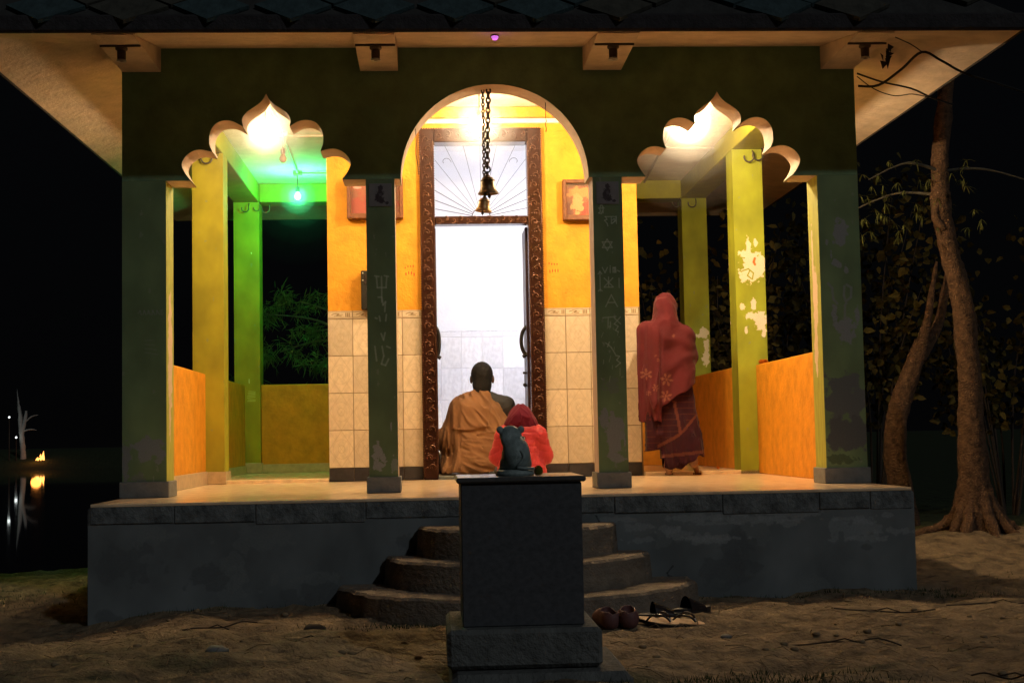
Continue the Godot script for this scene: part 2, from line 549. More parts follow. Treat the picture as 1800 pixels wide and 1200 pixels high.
# ---------------------------------------------------------------- ground
var gn := FastNoiseLite.new()
func gh(x: float, z: float) -> float:
	gn.frequency = 1.0
	var near := clampf(1.0 - (Vector2(x, z - 2.0).length() - 9.0) / 20.0, 0.0, 1.0)
	var y := -0.6 + 0.035 * gn.get_noise_2d(x * 0.9, z * 0.9) * near
	y += near * (0.034 * gn.get_noise_2d(x * 1.9 + 40.0, z * 4.2) + 0.020 * (0.35 - absf(gn.get_noise_2d(x * 4.5, z * 9.0 + 9.0))) + 0.008 * gn.get_noise_2d(x * 16.0, z * 24.0))
	# the earth falls away at the left corner and towards the pond
	y -= 0.10 * smoothstep(-1.6, -2.6, x) * smoothstep(3.5, 1.0, z)
	y -= 0.05 * smoothstep(-2.6, -4.5, x)
	# a worn hollow in front, a low bank of earth nearer the camera at the left
	y += 0.06 * smoothstep(-0.2, -1.4, x) * smoothstep(1.6, 2.6, z)
	# earth mounded round the tree
	y += 0.10 * exp(-Vector2(x - 4.0, z + 2.5).length_squared() / 0.9) + 0.05 * exp(-Vector2(x - 3.6, z + 3.4).length_squared() / 0.4)
	var edge := 0.35 * gn.get_noise_2d(x * 0.5, z * 0.5)
	var pond := smoothstep(-3.0, -5.0, z + edge * 2.0) * smoothstep(-2.6, -4.2, x + edge) * smoothstep(-78.0, -74.5, z)
	y -= 1.3 * pond
	y += 0.75 * smoothstep(-74.0, -77.5, z)
	return y

func coords(lo: float, a: float, b: float, hi: float, fine: float) -> PackedFloat32Array:
	var out := PackedFloat32Array()
	var left := []
	var d := fine; var v := a
	while v > lo:
		d *= 1.16; v -= d; left.append(maxf(v, lo))
	left.reverse()
	for q in left: out.append(q)
	v = a
	while v < b:
		out.append(v); v += fine
	d = fine
	while v < hi:
		out.append(v); d *= 1.16; v += d
	out.append(hi)
	return out

func ground() -> void:
	gn.seed = 21; gn.fractal_octaves = 3
	var xs := coords(-170, -5.0, 5.5, 170, 0.05)
	var zs := coords(-190, -3.5, 5.0, 40, 0.05)
	var nx := xs.size(); var nz := zs.size()
	var H := PackedFloat32Array()
	H.resize(nx * nz)
	for j in nz:
		for i in nx: H[j * nx + i] = gh(xs[i], zs[j])
	var V := PackedVector3Array(); var NN := PackedVector3Array(); var I := PackedInt32Array(); var K := PackedColorArray()
	for j in nz:
		for i in nx:
			V.append(Vector3(xs[i], H[j * nx + i], zs[j]))
			# bare earth near the temple, dark grass and leaf mould beyond
			var wild := smoothstep(-2.2, -3.6, zs[j] + 0.9 * gn.get_noise_2d(xs[i] * 0.8, zs[j] * 0.8)) if xs[i] < 4.6 else smoothstep(-3.0, -4.4, zs[j])
			wild = maxf(wild, smoothstep(6.5, 9.0, absf(xs[i])))
			wild = maxf(wild, smoothstep(0.25, 0.6, gn.get_noise_2d(xs[i] * 0.9 + 70.0, zs[j] * 1.6)) * smoothstep(2.6, 3.6, zs[j]) * 0.8)
			K.append(Color.WHITE.lerp(Color(0.16, 0.30, 0.18), wild))
			var i0 := maxi(i - 1, 0); var i1 := mini(i + 1, nx - 1); var j0 := maxi(j - 1, 0); var j1 := mini(j + 1, nz - 1)
			NN.append(Vector3(-(H[j * nx + i1] - H[j * nx + i0]) / (xs[i1] - xs[i0]), 1, -(H[j1 * nx + i] - H[j0 * nx + i]) / (zs[j1] - zs[j0])).normalized())
	for j in nz - 1:
		for i in nx - 1:
			var a := j * nx + i
			I.append_array([a, a + 1, a + nx + 1, a, a + nx + 1, a + nx])
	var arr := []
	arr.resize(Mesh.ARRAY_MAX)
	arr[Mesh.ARRAY_VERTEX] = V; arr[Mesh.ARRAY_NORMAL] = NN; arr[Mesh.ARRAY_INDEX] = I; arr[Mesh.ARRAY_COLOR] = K
	var m := ArrayMesh.new()
	m.add_surface_from_arrays(Mesh.PRIMITIVE_TRIANGLES, arr)
	var o := part("ground", m, M.soil)
	tag(o, "bare trodden brown earth around the temple", "", "", "structure")
	var w := G.new()
	w.quad(Vector3(-120, -0.97, -3.0), Vector3(-2.2, -0.97, -3.0), Vector3(-2.2, -0.97, -79), Vector3(-120, -0.97, -79))
	var wo := part("pond_water", w, M.water)
	tag(wo, "still black pond water mirroring the fire", "", "", "structure")

func gp(x: float, z: float, up := 0.0) -> Vector3:
	return Vector3(x, gh(x, z) + up, z)

# ---------------------------------------------------------------- temple
const ZS := -2.7      # front wall of the shrine room
const CEIL := 2.86
var T: Node3D

func arch_half() -> Array:
	# (distance from the axis, height) from the springing to the tip, three lobes
	var l1 := [Vector2(0.475, 1.975), Vector2(0.508, 2.02), Vector2(0.53, 2.077), Vector2(0.505, 2.13), Vector2(0.455, 2.165), Vector2(0.40, 2.172), Vector2(0.34, 2.158)]
	var l2 := [Vector2(0.34, 2.158), Vector2(0.356, 2.2), Vector2(0.358, 2.25), Vector2(0.345, 2.30), Vector2(0.312, 2.34), Vector2(0.262, 2.357), Vector2(0.205, 2.35), Vector2(0.148, 2.318)]
	var l3 := [Vector2(0.148, 2.318), Vector2(0.153, 2.36), Vector2(0.132, 2.40), Vector2(0.092, 2.432), Vector2(0.05, 2.46), Vector2(0.02, 2.492), Vector2(0.0, 2.53)]
	var out := smooth_line(l1, 5)
	out.pop_back()
	out.append_array(smooth_line(l2, 5)); out.pop_back()
	out.append_array(smooth_line(l3, 5))
	return out

func column_pic(wf: float, ws: float, h: float, sd: int, base: Color) -> Pic:
	var p := Pic.new(wf + ws, h, 400.0, sd)
	p.fill(base, 0.16, 0.35)
	for k in 26:   # small chips and scuffs
		p.blob(rng.randf() * (wf + ws), rng.randf() * h, rng.randf_range(0.003, 0.012), rng.randf_range(0.003, 0.02), Color(0.52, 0.54, 0.46), 1.0, 0.02, 0.55)
	return p

func column(called: String, x0: float, x1: float, z0: float, dz: float, y0: float, y1: float, p: Pic, foot: Material, label: String) -> MeshInstance3D:
	# front face takes the left strip of the picture, every other face the right one
	var g := G.new()
	var w := x1 - x0
	var k := w / (w + dz)
	var f := Rect2(0, 0, k, 1)
	var s := Rect2(k, 0, 1 - k, 1)
	var P := func(x, y, z): return Vector3(x, y, z)
	var z1 := z0 - dz
	g.quad(P.call(x0, y0, z0), P.call(x1, y0, z0), P.call(x1, y1, z0), P.call(x0, y1, z0), f)
	g.quad(P.call(x1, y0, z0), P.call(x1, y0, z1), P.call(x1, y1, z1), P.call(x1, y1, z0), s)
	g.quad(P.call(x0, y0, z1), P.call(x0, y0, z0), P.call(x0, y1, z0), P.call(x0, y1, z1), s)
	g.quad(P.call(x1, y0, z1), P.call(x0, y0, z1), P.call(x0, y1, z1), P.call(x1, y1, z1), s)
	g.quad(P.call(x0, y1, z0), P.call(x1, y1, z0), P.call(x1, y1, z1), P.call(x0, y1, z1), Rect2(0, 0, 0.01, 0.01))
	var m := pic_mat(called + "_paint", p.tex(), 0.7)
	m.heightmap_enabled = false
	var o := part("column", g, m, T)
	if label: o.set_meta("label", label)
	if foot == null: return o
	var b := G.new()
	b.span(x0 - 0.016, x1 + 0.016, y0 + 0.001, y0 + 0.1, z0 + 0.016, z1 - 0.016, 0.004)
	part("plinth", b, foot, o)
	return o

func temple() -> void:
	T = thing("temple", "small open pillared temple with green arches, orange walls and a lit white inner shrine", "temple")
	# ---- platform
	var pl := Pic.new(4.72, 0.64, 220.0, 5)
	pl.fill(lin(0.145, 0.155, 0.152), 0.22, 0.5)
	for k in 40:
		pl.blob(rng.randf() * 4.72, rng.randf_range(0.05, 0.6), rng.randf_range(0.03, 0.22), rng.randf_range(0.02, 0.12), lin(0.095, 0.10, 0.10) if k % 2 else lin(0.18, 0.19, 0.18), 1.0, 0.16, 0.5)
	for k in 22:
		pl.blob(rng.randf_range(2.9, 4.65), rng.randf_range(0.01, 0.17), rng.randf_range(0.04, 0.2), rng.randf_range(0.008, 0.03), lin(0.27, 0.28, 0.27), 1.0, 0.07, 0.6)
	pl.blob(4.38, 0.11, 0.17, 0.07, lin(0.28, 0.30, 0.295), 0.9, 0.1, 0.5)
	for q in [[2.86, 0.0], [3.3, 0.3]]:
		var pts := [Vector2(q[0], q[1])]
		for k in 9: pts.append(pts[-1] + Vector2(rng.randf_range(-0.035, 0.035), rng.randf_range(0.005, 0.04)))
		pl.line(pts, 0.006, Color(0.12, 0.12, 0.12), 0.5, 0.8)
	var g := G.new()
	g.span(-2.36, 2.36, -1.2, -0.02, 0.80, -5.6, 0.012)
	var plat := part("platform", g, M.platform_plaster, T)
	g = G.new()
	g.quad(Vector3(-2.355, -0.76, 0.803), Vector3(2.355, -0.76, 0.803), Vector3(2.355, -0.12, 0.803), Vector3(-2.355, -0.12, 0.803))
	var pm := pic_mat("platform_render_coat", pl.tex(), 0.95)
	pm.normal_enabled = false
	part("render_coat", g, pm, plat)
	# coping stones along the front edge, uneven lengths
	var x := -2.345
	while x < 2.32:
		var w := minf(rng.randf_range(0.2, 0.75), 2.345 - x)
		if 2.345 - (x + w) < 0.12: w = 2.345 - x
		g = G.new()
		g.span(x + 0.0008, x + w - 0.0008, -0.122 + rng.randf_range(-0.014, 0.014), -0.006 - rng.randf_range(0.0, 0.003), 0.8085 + rng.randf_range(-0.0015, 0.003), 0.6, 0.006)
		part("coping_stone", g, M.coping, plat)
		x += w
	g = G.new()
	g.span(-2.34, 2.34, -0.018, 0.0, 0.812, -2.6, 0.003)
	part("floor", g, M.stone_floor, T)
	for s in [[-2.338, -1.262], [1.302, 2.338]]:
		g = G.new()
		g.span(s[0], s[1], -0.018, 0.03, -2.6, -5.25, 0.004)
		part("raised_floor", g, M.stone_floor, T)
	g = G.new()
	g.span(-0.42, 0.42, -0.018, 0.028, -2.66, -2.9, 0.006)
	part("threshold", g, M.plinth_stone, T)
	# ---- front columns
	var gc := lin(0.145, 0.205, 0.09)
	var grey := lin(0.24, 0.25, 0.235)
	var H := 1.975
	var c := column_pic(0.2724, 0.245, H, 11, gc)
	c.blob(0.17, 1.68, 0.11, 0.075, grey * 0.92, 0.9, 0.08)
	c.blob(0.02, 1.74, 0.03, 0.12, grey * 0.85, 0.9, 0.08)
	c.blob(0.1, 1.85, 0.05, 0.03, grey * 0.8, 0.9, 0.05, 0.7)
	c.strip(0.2724, 0.52, lin(0.36, 0.36, 0.05), 0.12)
	c.blob(0.4, 1.10, 0.075, 0.40, Color(0.80, 0.70, 0.58), 0.45, 0.12)
	c.blob(0.385, 1.45, 0.03, 0.2, Color(0.78, 0.68, 0.55), 0.5, 0.06)
	for k in 5:
		c.line([Vector2(0.10 + k * 0.028, 0.83 + rng.randf() * 0.02), Vector2(0.11 + k * 0.026, 0.815), Vector2(0.118 + k * 0.028, 0.84)], 0.006, grey, 0.5)
	for k in 4:
		c.line([Vector2(0.14, 1.0 + k * 0.025), Vector2(0.19 + 0.01 * k, 1.0 + k * 0.03)], 0.005, grey, 0.4)
	column("left_corner", -2.338, -2.066, 0.0, 0.245, 0.0, H, c, M.plinth_stone, "left corner column, dark green with a grey worn patch low down")
	# second column: faint trident, streaks and figures
	c = column_pic(0.182, 0.245, H, 12, gc * 0.94)
	var chalk := Color(0.66, 0.70, 0.62)
	for q in [[Vector2(0.06, 0.62), Vector2(0.065, 0.69), Vector2(0.12, 0.69), Vector2(0.125, 0.62)], [Vector2(0.092, 0.62), Vector2(0.092, 0.78)], [Vector2(0.05, 0.615), Vector2(0.075, 0.62)], [Vector2(0.11, 0.615), Vector2(0.135, 0.62)], [Vector2(0.07, 0.75), Vector2(0.092, 0.75), Vector2(0.1, 0.8), Vector2(0.115, 0.78), Vector2(0.11, 0.84)], [Vector2(0.05, 0.88), Vector2(0.06, 0.885)], [Vector2(0.075, 0.87), Vector2(0.08, 0.9)], [Vector2(0.12, 0.86), Vector2(0.115, 0.9)], [Vector2(0.085, 0.98), Vector2(0.1, 1.02), Vector2(0.11, 0.975)], [Vector2(0.09, 1.06), Vector2(0.1, 1.12), Vector2(0.085, 1.17), Vector2(0.11, 1.18), Vector2(0.13, 1.14)], [Vector2(0.12, 1.06), Vector2(0.14, 1.07)], [Vector2(0.045, 1.06), Vector2(0.055, 1.15)]]:
		c.line(q, 0.0075, chalk, 0.65, 0.5)
	c.blob(0.05, 1.72, 0.03, 0.06, grey, 0.9, 0.05); c.blob(0.06, 1.80, 0.035, 0.04, grey, 0.9, 0.04); c.blob(0.09, 1.76, 0.02, 0.03, grey, 0.9, 0.04); c.blob(0.16, 1.8, 0.025, 0.05, grey, 0.9, 0.04, 0.7)
	c.blob(0.14, 1.56, 0.006, 0.03, grey, 0.5, 0.03)
	c.strip(0.184, 0.43, Color(0.76, 0.67, 0.55), 0.12)
	column("left_middle", -0.8186, -0.6374, 0.0, 0.245, 0.0, H, c, M.plinth_stone, "slim dark green column left of the doorway with faint chalk scratches")
	# third column: scratched writing from top to bottom
	c = column_pic(0.188, 0.245, H, 13, gc * 0.94)
	for q in writing(): c.line(q, 0.005, chalk, 0.72, 0.45)
	for k in 16:
		var a := Vector2(rng.randf_range(0.03, 0.16), rng.randf_range(0.95, 1.3))
		c.line([a, a + Vector2(rng.randf_range(-0.02, 0.02), rng.randf_range(-0.03, 0.05))], 0.004, chalk, 0.45, 0.5)
	c.blob(0.09, 1.33, 0.06, 0.05, grey * 0.8, 1.0, 0.06, 0.5)
	c.blob(0.11, 1.67, 0.075, 0.17, grey * 0.92, 0.8, 0.1)
	c.blob(0.04, 1.54, 0.03, 0.07, grey * 0.92, 0.8, 0.06)
	c.blob(0.05, 1.73, 0.018, 0.03, gc, 0.6, 0.04)
	c.blob(0.15, 1.7, 0.012, 0.04, gc, 0.6, 0.04)
	c.strip(0.19, 0.44, Color(0.68, 0.60, 0.54), 0.15)
	column("right_middle", 0.6216, 0.8097, 0.0, 0.245, 0.0, H, c, M.plinth_stone, "slim green column right of the doorway covered in scratched writing, grey plaster low down")
	# right corner: big grey patches
	c = column_pic(0.2652, 0.245, H, 14, gc * 1.05)
	for q in [[0.14, 0.36, 0.05, 0.075], [0.13, 0.43, 0.04, 0.03], [0.11, 0.57, 0.03, 0.03], [0.075, 0.52, 0.008, 0.03], [0.17, 0.61, 0.015, 0.03], [0.05, 0.44, 0.01, 0.02], [0.15, 0.965, 0.075, 0.05], [0.16, 1.03, 0.05, 0.06], [0.085, 0.90, 0.018, 0.07], [0.23, 0.90, 0.015, 0.06]]:
		c.blob(q[0], q[1], q[2], q[3], grey, 0.75, 0.05)
	for q in [[Vector2(0.05, 0.70), Vector2(0.075, 0.73), Vector2(0.08, 0.80), Vector2(0.105, 0.83)], [Vector2(0.155, 0.72), Vector2(0.15, 0.78), Vector2(0.165, 0.83)], [Vector2(0.17, 0.71), Vector2(0.20, 0.73), Vector2(0.195, 0.79), Vector2(0.17, 0.81)], [Vector2(0.155, 0.84), Vector2(0.15, 0.94)]]:
		c.line(q, 0.011, grey, 0.8, 0.5)
	c.blob(0.13, 1.42, 0.13, 0.17, grey * 0.72, 0.8, 0.14)
	c.blob(0.15, 1.66, 0.15, 0.11, grey * 0.65, 0.8, 0.14)
	c.blob(0.1, 1.82, 0.1, 0.03, gc * 0.8, 0.8, 0.06)
	c.strip(0.2652, 0.52, lin(0.36, 0.36, 0.05), 0.12)
	c.blob(0.38, 0.78, 0.06, 0.24, Color(0.84, 0.74, 0.62), 0.4, 0.1)
	c.blob(0.36, 1.10, 0.045, 0.2, Color(0.84, 0.74, 0.62), 0.5, 0.1)
	c.blob(0.34, 0.5, 0.02, 0.2, Color(0.84, 0.74, 0.62), 0.5, 0.06)
	column("right_corner", 2.073, 2.338, 0.0, 0.245, 0.0, H, c, M.plinth_stone, "right corner column, green paint flaking to grey plaster")
	# ---- arcade wall over the columns
	var arch := arch_half()
	var poly := PackedVector2Array([Vector2(-2.338, 1.9765)])
	var cuts := []
	for cx in [-1.44, 0.0, 1.44]:
		var cut := []
		if cx == 0.0:
			for k in 33:
				var a := PI - PI * k / 32.0
				cut.append(Vector2(0.6 * cos(a), 1.9765 + 0.605 * sin(a)))
		else:
			for q in arch: cut.append(Vector2(cx - q.x, maxf(q.y, 1.9765)))
			for k in range(arch.size() - 2, -1, -1): cut.append(Vector2(cx + arch[k].x, maxf(arch[k].y, 1.9765)))
		cuts.append(cut)
		for q in cut: poly.append(q)
	poly.append_array([Vector2(2.338, 1.9765), Vector2(2.338, 2.9), Vector2(-2.338, 2.9)])
	g = G.new()
	g.prism(poly, 0.0, -0.245, true, true)
	var aw := part("arcade_wall", g, M.green_paint, T)
	for cut in cuts:   # whitewashed undersides, 2.5 mm proud of the cut
		g = G.new()
		for k in cut.size() - 1:
			var a: Vector2 = cut[k]; var b: Vector2 = cut[k + 1]
			var n := Vector2((b - a).y, -(b - a).x).normalized() * 0.0025
			g.quad(Vector3(a.x + n.x, a.y + n.y, -0.001), Vector3(b.x + n.x, b.y + n.y, -0.001), Vector3(b.x + n.x, b.y + n.y, -0.244), Vector3(a.x + n.x, a.y + n.y, -0.244))
		part("arch_underside", g, M.whitewash, aw)
	var flats := [[-2.064, -1.916], [-0.964, -0.8196], [-0.636, -0.602], [0.602, 0.6206], [0.8107, 0.964], [1.916, 2.071]]
	for f in flats:
		g = G.new()
		g.quad(Vector3(f[0], 1.974, -0.244), Vector3(f[1], 1.974, -0.244), Vector3(f[1], 1.974, -0.001), Vector3(f[0], 1.974, -0.001))
		part("springing_underside", g, M.whitewash, aw)
	g = G.new()   # inner side of the arcade wall is limewashed
	g.prism(poly, -0.2452, -0.2475, false, true)
	part("inner_face", g, M.lime_paint, aw)
	# ---- inner columns, beams, ceiling
	var warm := lin(0.38, 0.345, 0.026)
	for s in [-1, 1]:
		for zz in [-2.6, -5.0]:
			warm = lin(0.33, 0.285, 0.018) if s < 0 else lin(0.285, 0.305, 0.02)
			c = column_pic(0.248, 0.25, 2.645, 20 + s + int(zz), warm)
			if s == 1 and zz == -2.6:   # big bare plaster flower
				var bare := Color(0.90, 0.84, 0.74)
				for q in [[0.15, 0.93, 0.085, 0.08], [0.08, 0.86, 0.045, 0.03], [0.115, 0.80, 0.02, 0.08], [0.2, 0.97, 0.05, 0.07], [0.11, 1.03, 0.08, 0.06], [0.17, 1.0, 0.06, 0.05], [0.175, 0.77, 0.015, 0.03], [0.15, 1.37, 0.07, 0.035], [0.2, 1.41, 0.05, 0.07], [0.14, 1.27, 0.02, 0.05], [0.05, 1.29, 0.02, 0.025], [0.075, 1.48, 0.012, 0.03], [0.22, 1.5, 0.02, 0.05]]:
					c.blob(q[0], q[1], q[2] * 1.15, q[3] * 1.15, bare, 0.6, 0.05)
				for q in [[Vector2(0.06, 1.0), Vector2(0.11, 0.985), Vector2(0.15, 1.02), Vector2(0.14, 1.07)], [Vector2(0.12, 1.0), Vector2(0.10, 1.04), Vector2(0.13, 1.065)]]:
					c.line(q, 0.007, warm, 0.9, 0.2)
				c.line([Vector2(0.165, 0.9), Vector2(0.155, 0.93), Vector2(0.165, 0.95)], 0.012, Color(0.92, 0.40, 0.12), 0.9, 0.2)
				c.line([Vector2(0.19, 0.86), Vector2(0.215, 0.85), Vector2(0.2, 0.88), Vector2(0.22, 0.9)], 0.005, bare, 0.8, 0.2)
			if s == 1 and zz == -5.0:
				for q in [[0.19, 1.35, 0.05, 0.06], [0.21, 1.47, 0.03, 0.08], [0.16, 1.37, 0.06, 0.025], [0.2, 1.6, 0.04, 0.08]]:
					c.blob(q[0], q[1], q[2], q[3], Color(0.88, 0.83, 0.70), 0.6, 0.05)
			if s == -1 and zz == -5.0:
				for k in 7:
					var yy := 1.85 + 0.016 * k
					c.line([Vector2(0.12 + rng.randf() * 0.02, yy), Vector2(0.2, yy + rng.randf_range(-0.01, 0.01))], 0.005, Color(0.82, 0.85, 0.6), 0.6, 0.5)
				c.blob(0.14, 1.75, 0.006, 0.025, Color(0.85, 0.85, 0.65), 0.3, 0.03)
				c.blob(0.17, 0.5, 0.006, 0.012, Color(0.85, 0.85, 0.65), 0.3, 0.03)
			var lab := ""
			if s == 1 and zz == -2.6: lab = "yellow-green inner column with a flaked white patch like a flower"
			elif s == -1 and zz == -5.0: lab = "rear left column washed in green light"
			elif s == -1: lab = "mustard yellow inner column in the left bay"
			else: lab = "rear right column with pale flakes behind the woman"
			column("inner", minf(s * 2.09, s * 2.338), maxf(s * 2.09, s * 2.338), zz, 0.25, 0.03 if zz < -3 else 0.0, 2.675, c, M.cream_skirting if s < 0 else null, lab)
	for s in [-1, 1]:
		g = G.new()
		g.span(s * 2.09, s * 2.338, 2.6755, CEIL, -0.2485, -5.25, 0.006)
		part("side_beam", g, M.lime_paint, T)
	g = G.new()
	g.span(-2.0885, 2.0885, 2.6755, CEIL, -5.0, -5.25, 0.006)
	part("rear_beam", g, M.lime_paint, T)
	# ceiling: side bays low, the middle bay a little higher
	g = G.new()
	g.span(-2.338, -0.95, CEIL + 0.001, CEIL + 0.3, -0.2485, -5.25)
	g.span(0.95, 2.338, CEIL + 0.001, CEIL + 0.3, -0.2485, -5.25)
	g.span(-0.949, 0.949, 3.06, 3.16, -0.2485, ZS - 0.001)
	part("ceiling", g, M.ceiling_white, T)
	# ---- parapets
	for s in [-1, 1]:
		for zz in [[-0.246, -2.599], [-2.851, -4.999]]:
			g = G.new()
			var sh := 0.115 if s > 0 and zz[0] < -1 else 0.0
			g.span(s * (2.237 - sh), s * (2.336 - sh), 0.03 if zz[0] < -1 else 0.0, 0.885, zz[0], zz[1], 0.006)
			var pp := part("parapet", g, M.parapet_orange, T)
			if s == -1:
				g = G.new()
				g.span(-2.2365, -2.222, 0.001 if zz[0] > -1 else 0.031, 0.105, zz[0] - 0.002, zz[1] + 0.018, 0.002)
				part("skirting", g, M.cream_skirting, pp)
	for q in [[-2.089, -1.265], [1.305, 2.089]]:
		g = G.new()
		g.span(q[0], q[1], 0.03, 0.888, -5.06, -5.16, 0.006)
		var pp := part("parapet", g, M.parapet_orange, T)
		if q[0] < 0:
			g = G.new()
			g.span(q[0] + 0.002, q[1] - 0.004, 0.031, 0.115, -5.045, -5.0595, 0.002)
			part("skirting", g, M.cream_skirting, pp)
	shrine_room()
	door()
	roof()
	hooks_and_pipes()

func writing() -> Array:
	var out := []
	var add := func(pts: Array, ox: float, oy: float, k: float):
		var l := []
		for q in pts: l.append(Vector2(ox + q[0] * k, oy + q[1] * k))
		out.append(l)
	# headed letters of the first line
	add.call([[0, 0], [1, 0]], 0.035, 0.20, 0.035); add.call([[0.2, 0], [0.3, 0.6], [0.0, 0.9], [0.5, 1.0], [0.7, 0.5]], 0.035, 0.20, 0.035)
	add.call([[0.3, -0.2], [0.5, -0.9], [0.8, -0.2], [0.8, 0.9]], 0.035, 0.20, 0.035)
	add.call([[0, 0], [1.6, 0]], 0.075, 0.255, 0.045); add.call([[0.25, 0], [0.4, 0.45], [0.05, 0.6], [0.45, 1.1], [0.55, 1.5]], 0.07, 0.255, 0.04)
	add.call([[0.0, 0], [0.0, 1.0]], 0.115, 0.255, 0.045); add.call([[0.0, 0.5], [0.3, 0.3], [0.35, 0.7], [0.0, 0.95], [0.5, 0.55], [0.6, 0.0], [0.6, 1.0]], 0.12, 0.255, 0.045)
	# six-pointed star
	for q in [[[0, -1], [0.87, 0.5], [-0.87, 0.5], [0, -1]], [[0, 1], [0.87, -0.5], [-0.87, -0.5], [0, 1]]]: add.call(q, 0.085, 0.435, 0.036)
	# vin
	add.call([[0, 0], [0.5, 1], [1, 0]], 0.05, 0.58, 0.033); add.call([[0, 0], [0, 1]], 0.1, 0.58, 0.033); add.call([[0, -0.3], [0.05, -0.25]], 0.1, 0.58, 0.033)
	add.call([[0, 1], [0, 0], [0.2, 0.1], [0.5, 0], [0.55, 1]], 0.118, 0.58, 0.033); add.call([[0.3, 0], [0.3, 1]], 0.118, 0.58, 0.033); add.call([[0.2, 0.3], [0.6, 0.5]], 0.14, 0.59, 0.033)
	# arrow on the left, boxed star, upright
	add.call([[0, 0], [0, 1]], 0.034, 0.61, 0.12); add.call([[-0.1, 0.1], [0, -0.05], [0.1, 0.1]], 0.034, 0.61, 0.12); add.call([[-0.1, 1.0], [0, 0.9], [0.1, 1.0]], 0.034, 0.61, 0.12)
	add.call([[-1, -1], [1, 1]], 0.088, 0.675, 0.028); add.call([[1, -1], [-1, 1]], 0.088, 0.675, 0.028); add.call([[0, -1.2], [0, 1]], 0.088, 0.675, 0.028); add.call([[-1, 1.1], [1, 1.1]], 0.088, 0.675, 0.028)
	add.call([[0, 0], [0, 1]], 0.155, 0.65, 0.06)
	# A
	add.call([[0, 1], [0.5, 0], [1, 1]], 0.066, 0.755, 0.075); add.call([[0.2, 0.65], [0.8, 0.65]], 0.066, 0.755, 0.075)
	# barred T and a looped figure
	add.call([[0, 0], [1.3, -0.1]], 0.045, 0.90, 0.065); add.call([[0.55, 0], [0.5, 0.9]], 0.045, 0.90, 0.065); add.call([[0.75, 0.4], [0.75, 0.95]], 0.045, 0.90, 0.065)
	add.call([[0, 0], [1, 1]], 0.118, 0.90, 0.04); add.call([[1, -0.1], [0, 1], [0.6, 1.4], [0.2, 2.0], [0.6, 2.3]], 0.118, 0.90, 0.04)
	add.call([[0, 0], [0.3, 0.2], [0.6, 0.5], [1, 1.2]], 0.06, 1.06, 0.06); add.call([[0.4, -0.1], [0.2, 0.4]], 0.06, 1.06, 0.06)
	add.call([[0.2, 0], [0.6, 0.1], [0.3, 0.5], [0.7, 0.8], [0.2, 1.2]], 0.11, 1.14, 0.06)
	return out

func tile_pics(base: Color, line: Color, kind: String, n: int) -> Array:
	var out := []
	for v in n:
		var p := Pic.new(0.2, 0.3 if kind != "border" else 0.066, 480.0, 60 + v)
		p.fill(base * (1.0 + (v - n * 0.5) * 0.035), 0.07, 0.05)
		if kind == "wall":
			# embossed rings over a diamond, faint
			for rr in [0.028, 0.07]:
				var pts := []
				for k in 25: pts.append(Vector2(0.1 + rr * cos(TAU * k / 24), 0.15 + rr * 1.15 * sin(TAU * k / 24)))
				p.line(pts, 0.004, line, 0.2, 0.6)
			p.line([Vector2(0.0, 0.15), Vector2(0.1, 0.0), Vector2(0.2, 0.15), Vector2(0.1, 0.3), Vector2(0.0, 0.15)], 0.005, line, 0.25, 0.6)
			for k in 4: p.line([Vector2(0.2 * (k % 2), 0.3 * (k / 2)), Vector2(0.1, 0.15)], 0.003, line, 0.22, 0.6)
		elif kind == "border":
			p.line([Vector2(0.0, 0.007), Vector2(0.2, 0.007)], 0.003, line, 0.7, 0.2); p.line([Vector2(0.0, 0.058), Vector2(0.2, 0.058)], 0.003, line, 0.7, 0.2)
			p.line([Vector2(0.03, 0.03), Vector2(0.06, 0.02), Vector2(0.09, 0.025), Vector2(0.07, 0.04), Vector2(0.11, 0.045)], 0.005, line, 0.75, 0.3)
			p.line([Vector2(0.05, 0.045), Vector2(0.08, 0.032), Vector2(0.12, 0.03)], 0.004, line, 0.6, 0.3)
			for k in 3: p.line([Vector2(0.148 + k * 0.014, 0.018), Vector2(0.148 + k * 0.014, 0.048)], 0.006, line, 0.8, 0.3)
		elif kind == "veined":
			for k in 6:
				var a := Vector2(rng.randf_range(0.02, 0.18), rng.randf_range(0.0, 0.2))
				p.line([a, a + Vector2(rng.randf_range(-0.02, 0.02), 0.04), a + Vector2(rng.randf_range(-0.03, 0.03), 0.1)], 0.006, line, 0.22, 0.6)
		elif kind == "floral":
			p.line([Vector2(0.0, 0.006), Vector2(0.2, 0.006)], 0.003, line, 0.5, 0.2); p.line([Vector2(0.0, 0.06), Vector2(0.2, 0.06)], 0.003, line, 0.5, 0.2)
			p.line([Vector2(0.01, 0.05), Vector2(0.05, 0.03), Vector2(0.09, 0.02), Vector2(0.13, 0.035), Vector2(0.19, 0.045)], 0.006, line, 0.6, 0.4)
			for q in [Vector2(0.06, 0.035), Vector2(0.1, 0.03), Vector2(0.14, 0.04)]:
				p.blob(q.x, q.y, 0.018, 0.012, line, 0.6, 0.02, 0.6)
		var m := pic_mat("%s_tile_%d" % [kind, v], p.tex(), 0.28 if kind != "border" else 0.4)
		out.append(m)
	return out

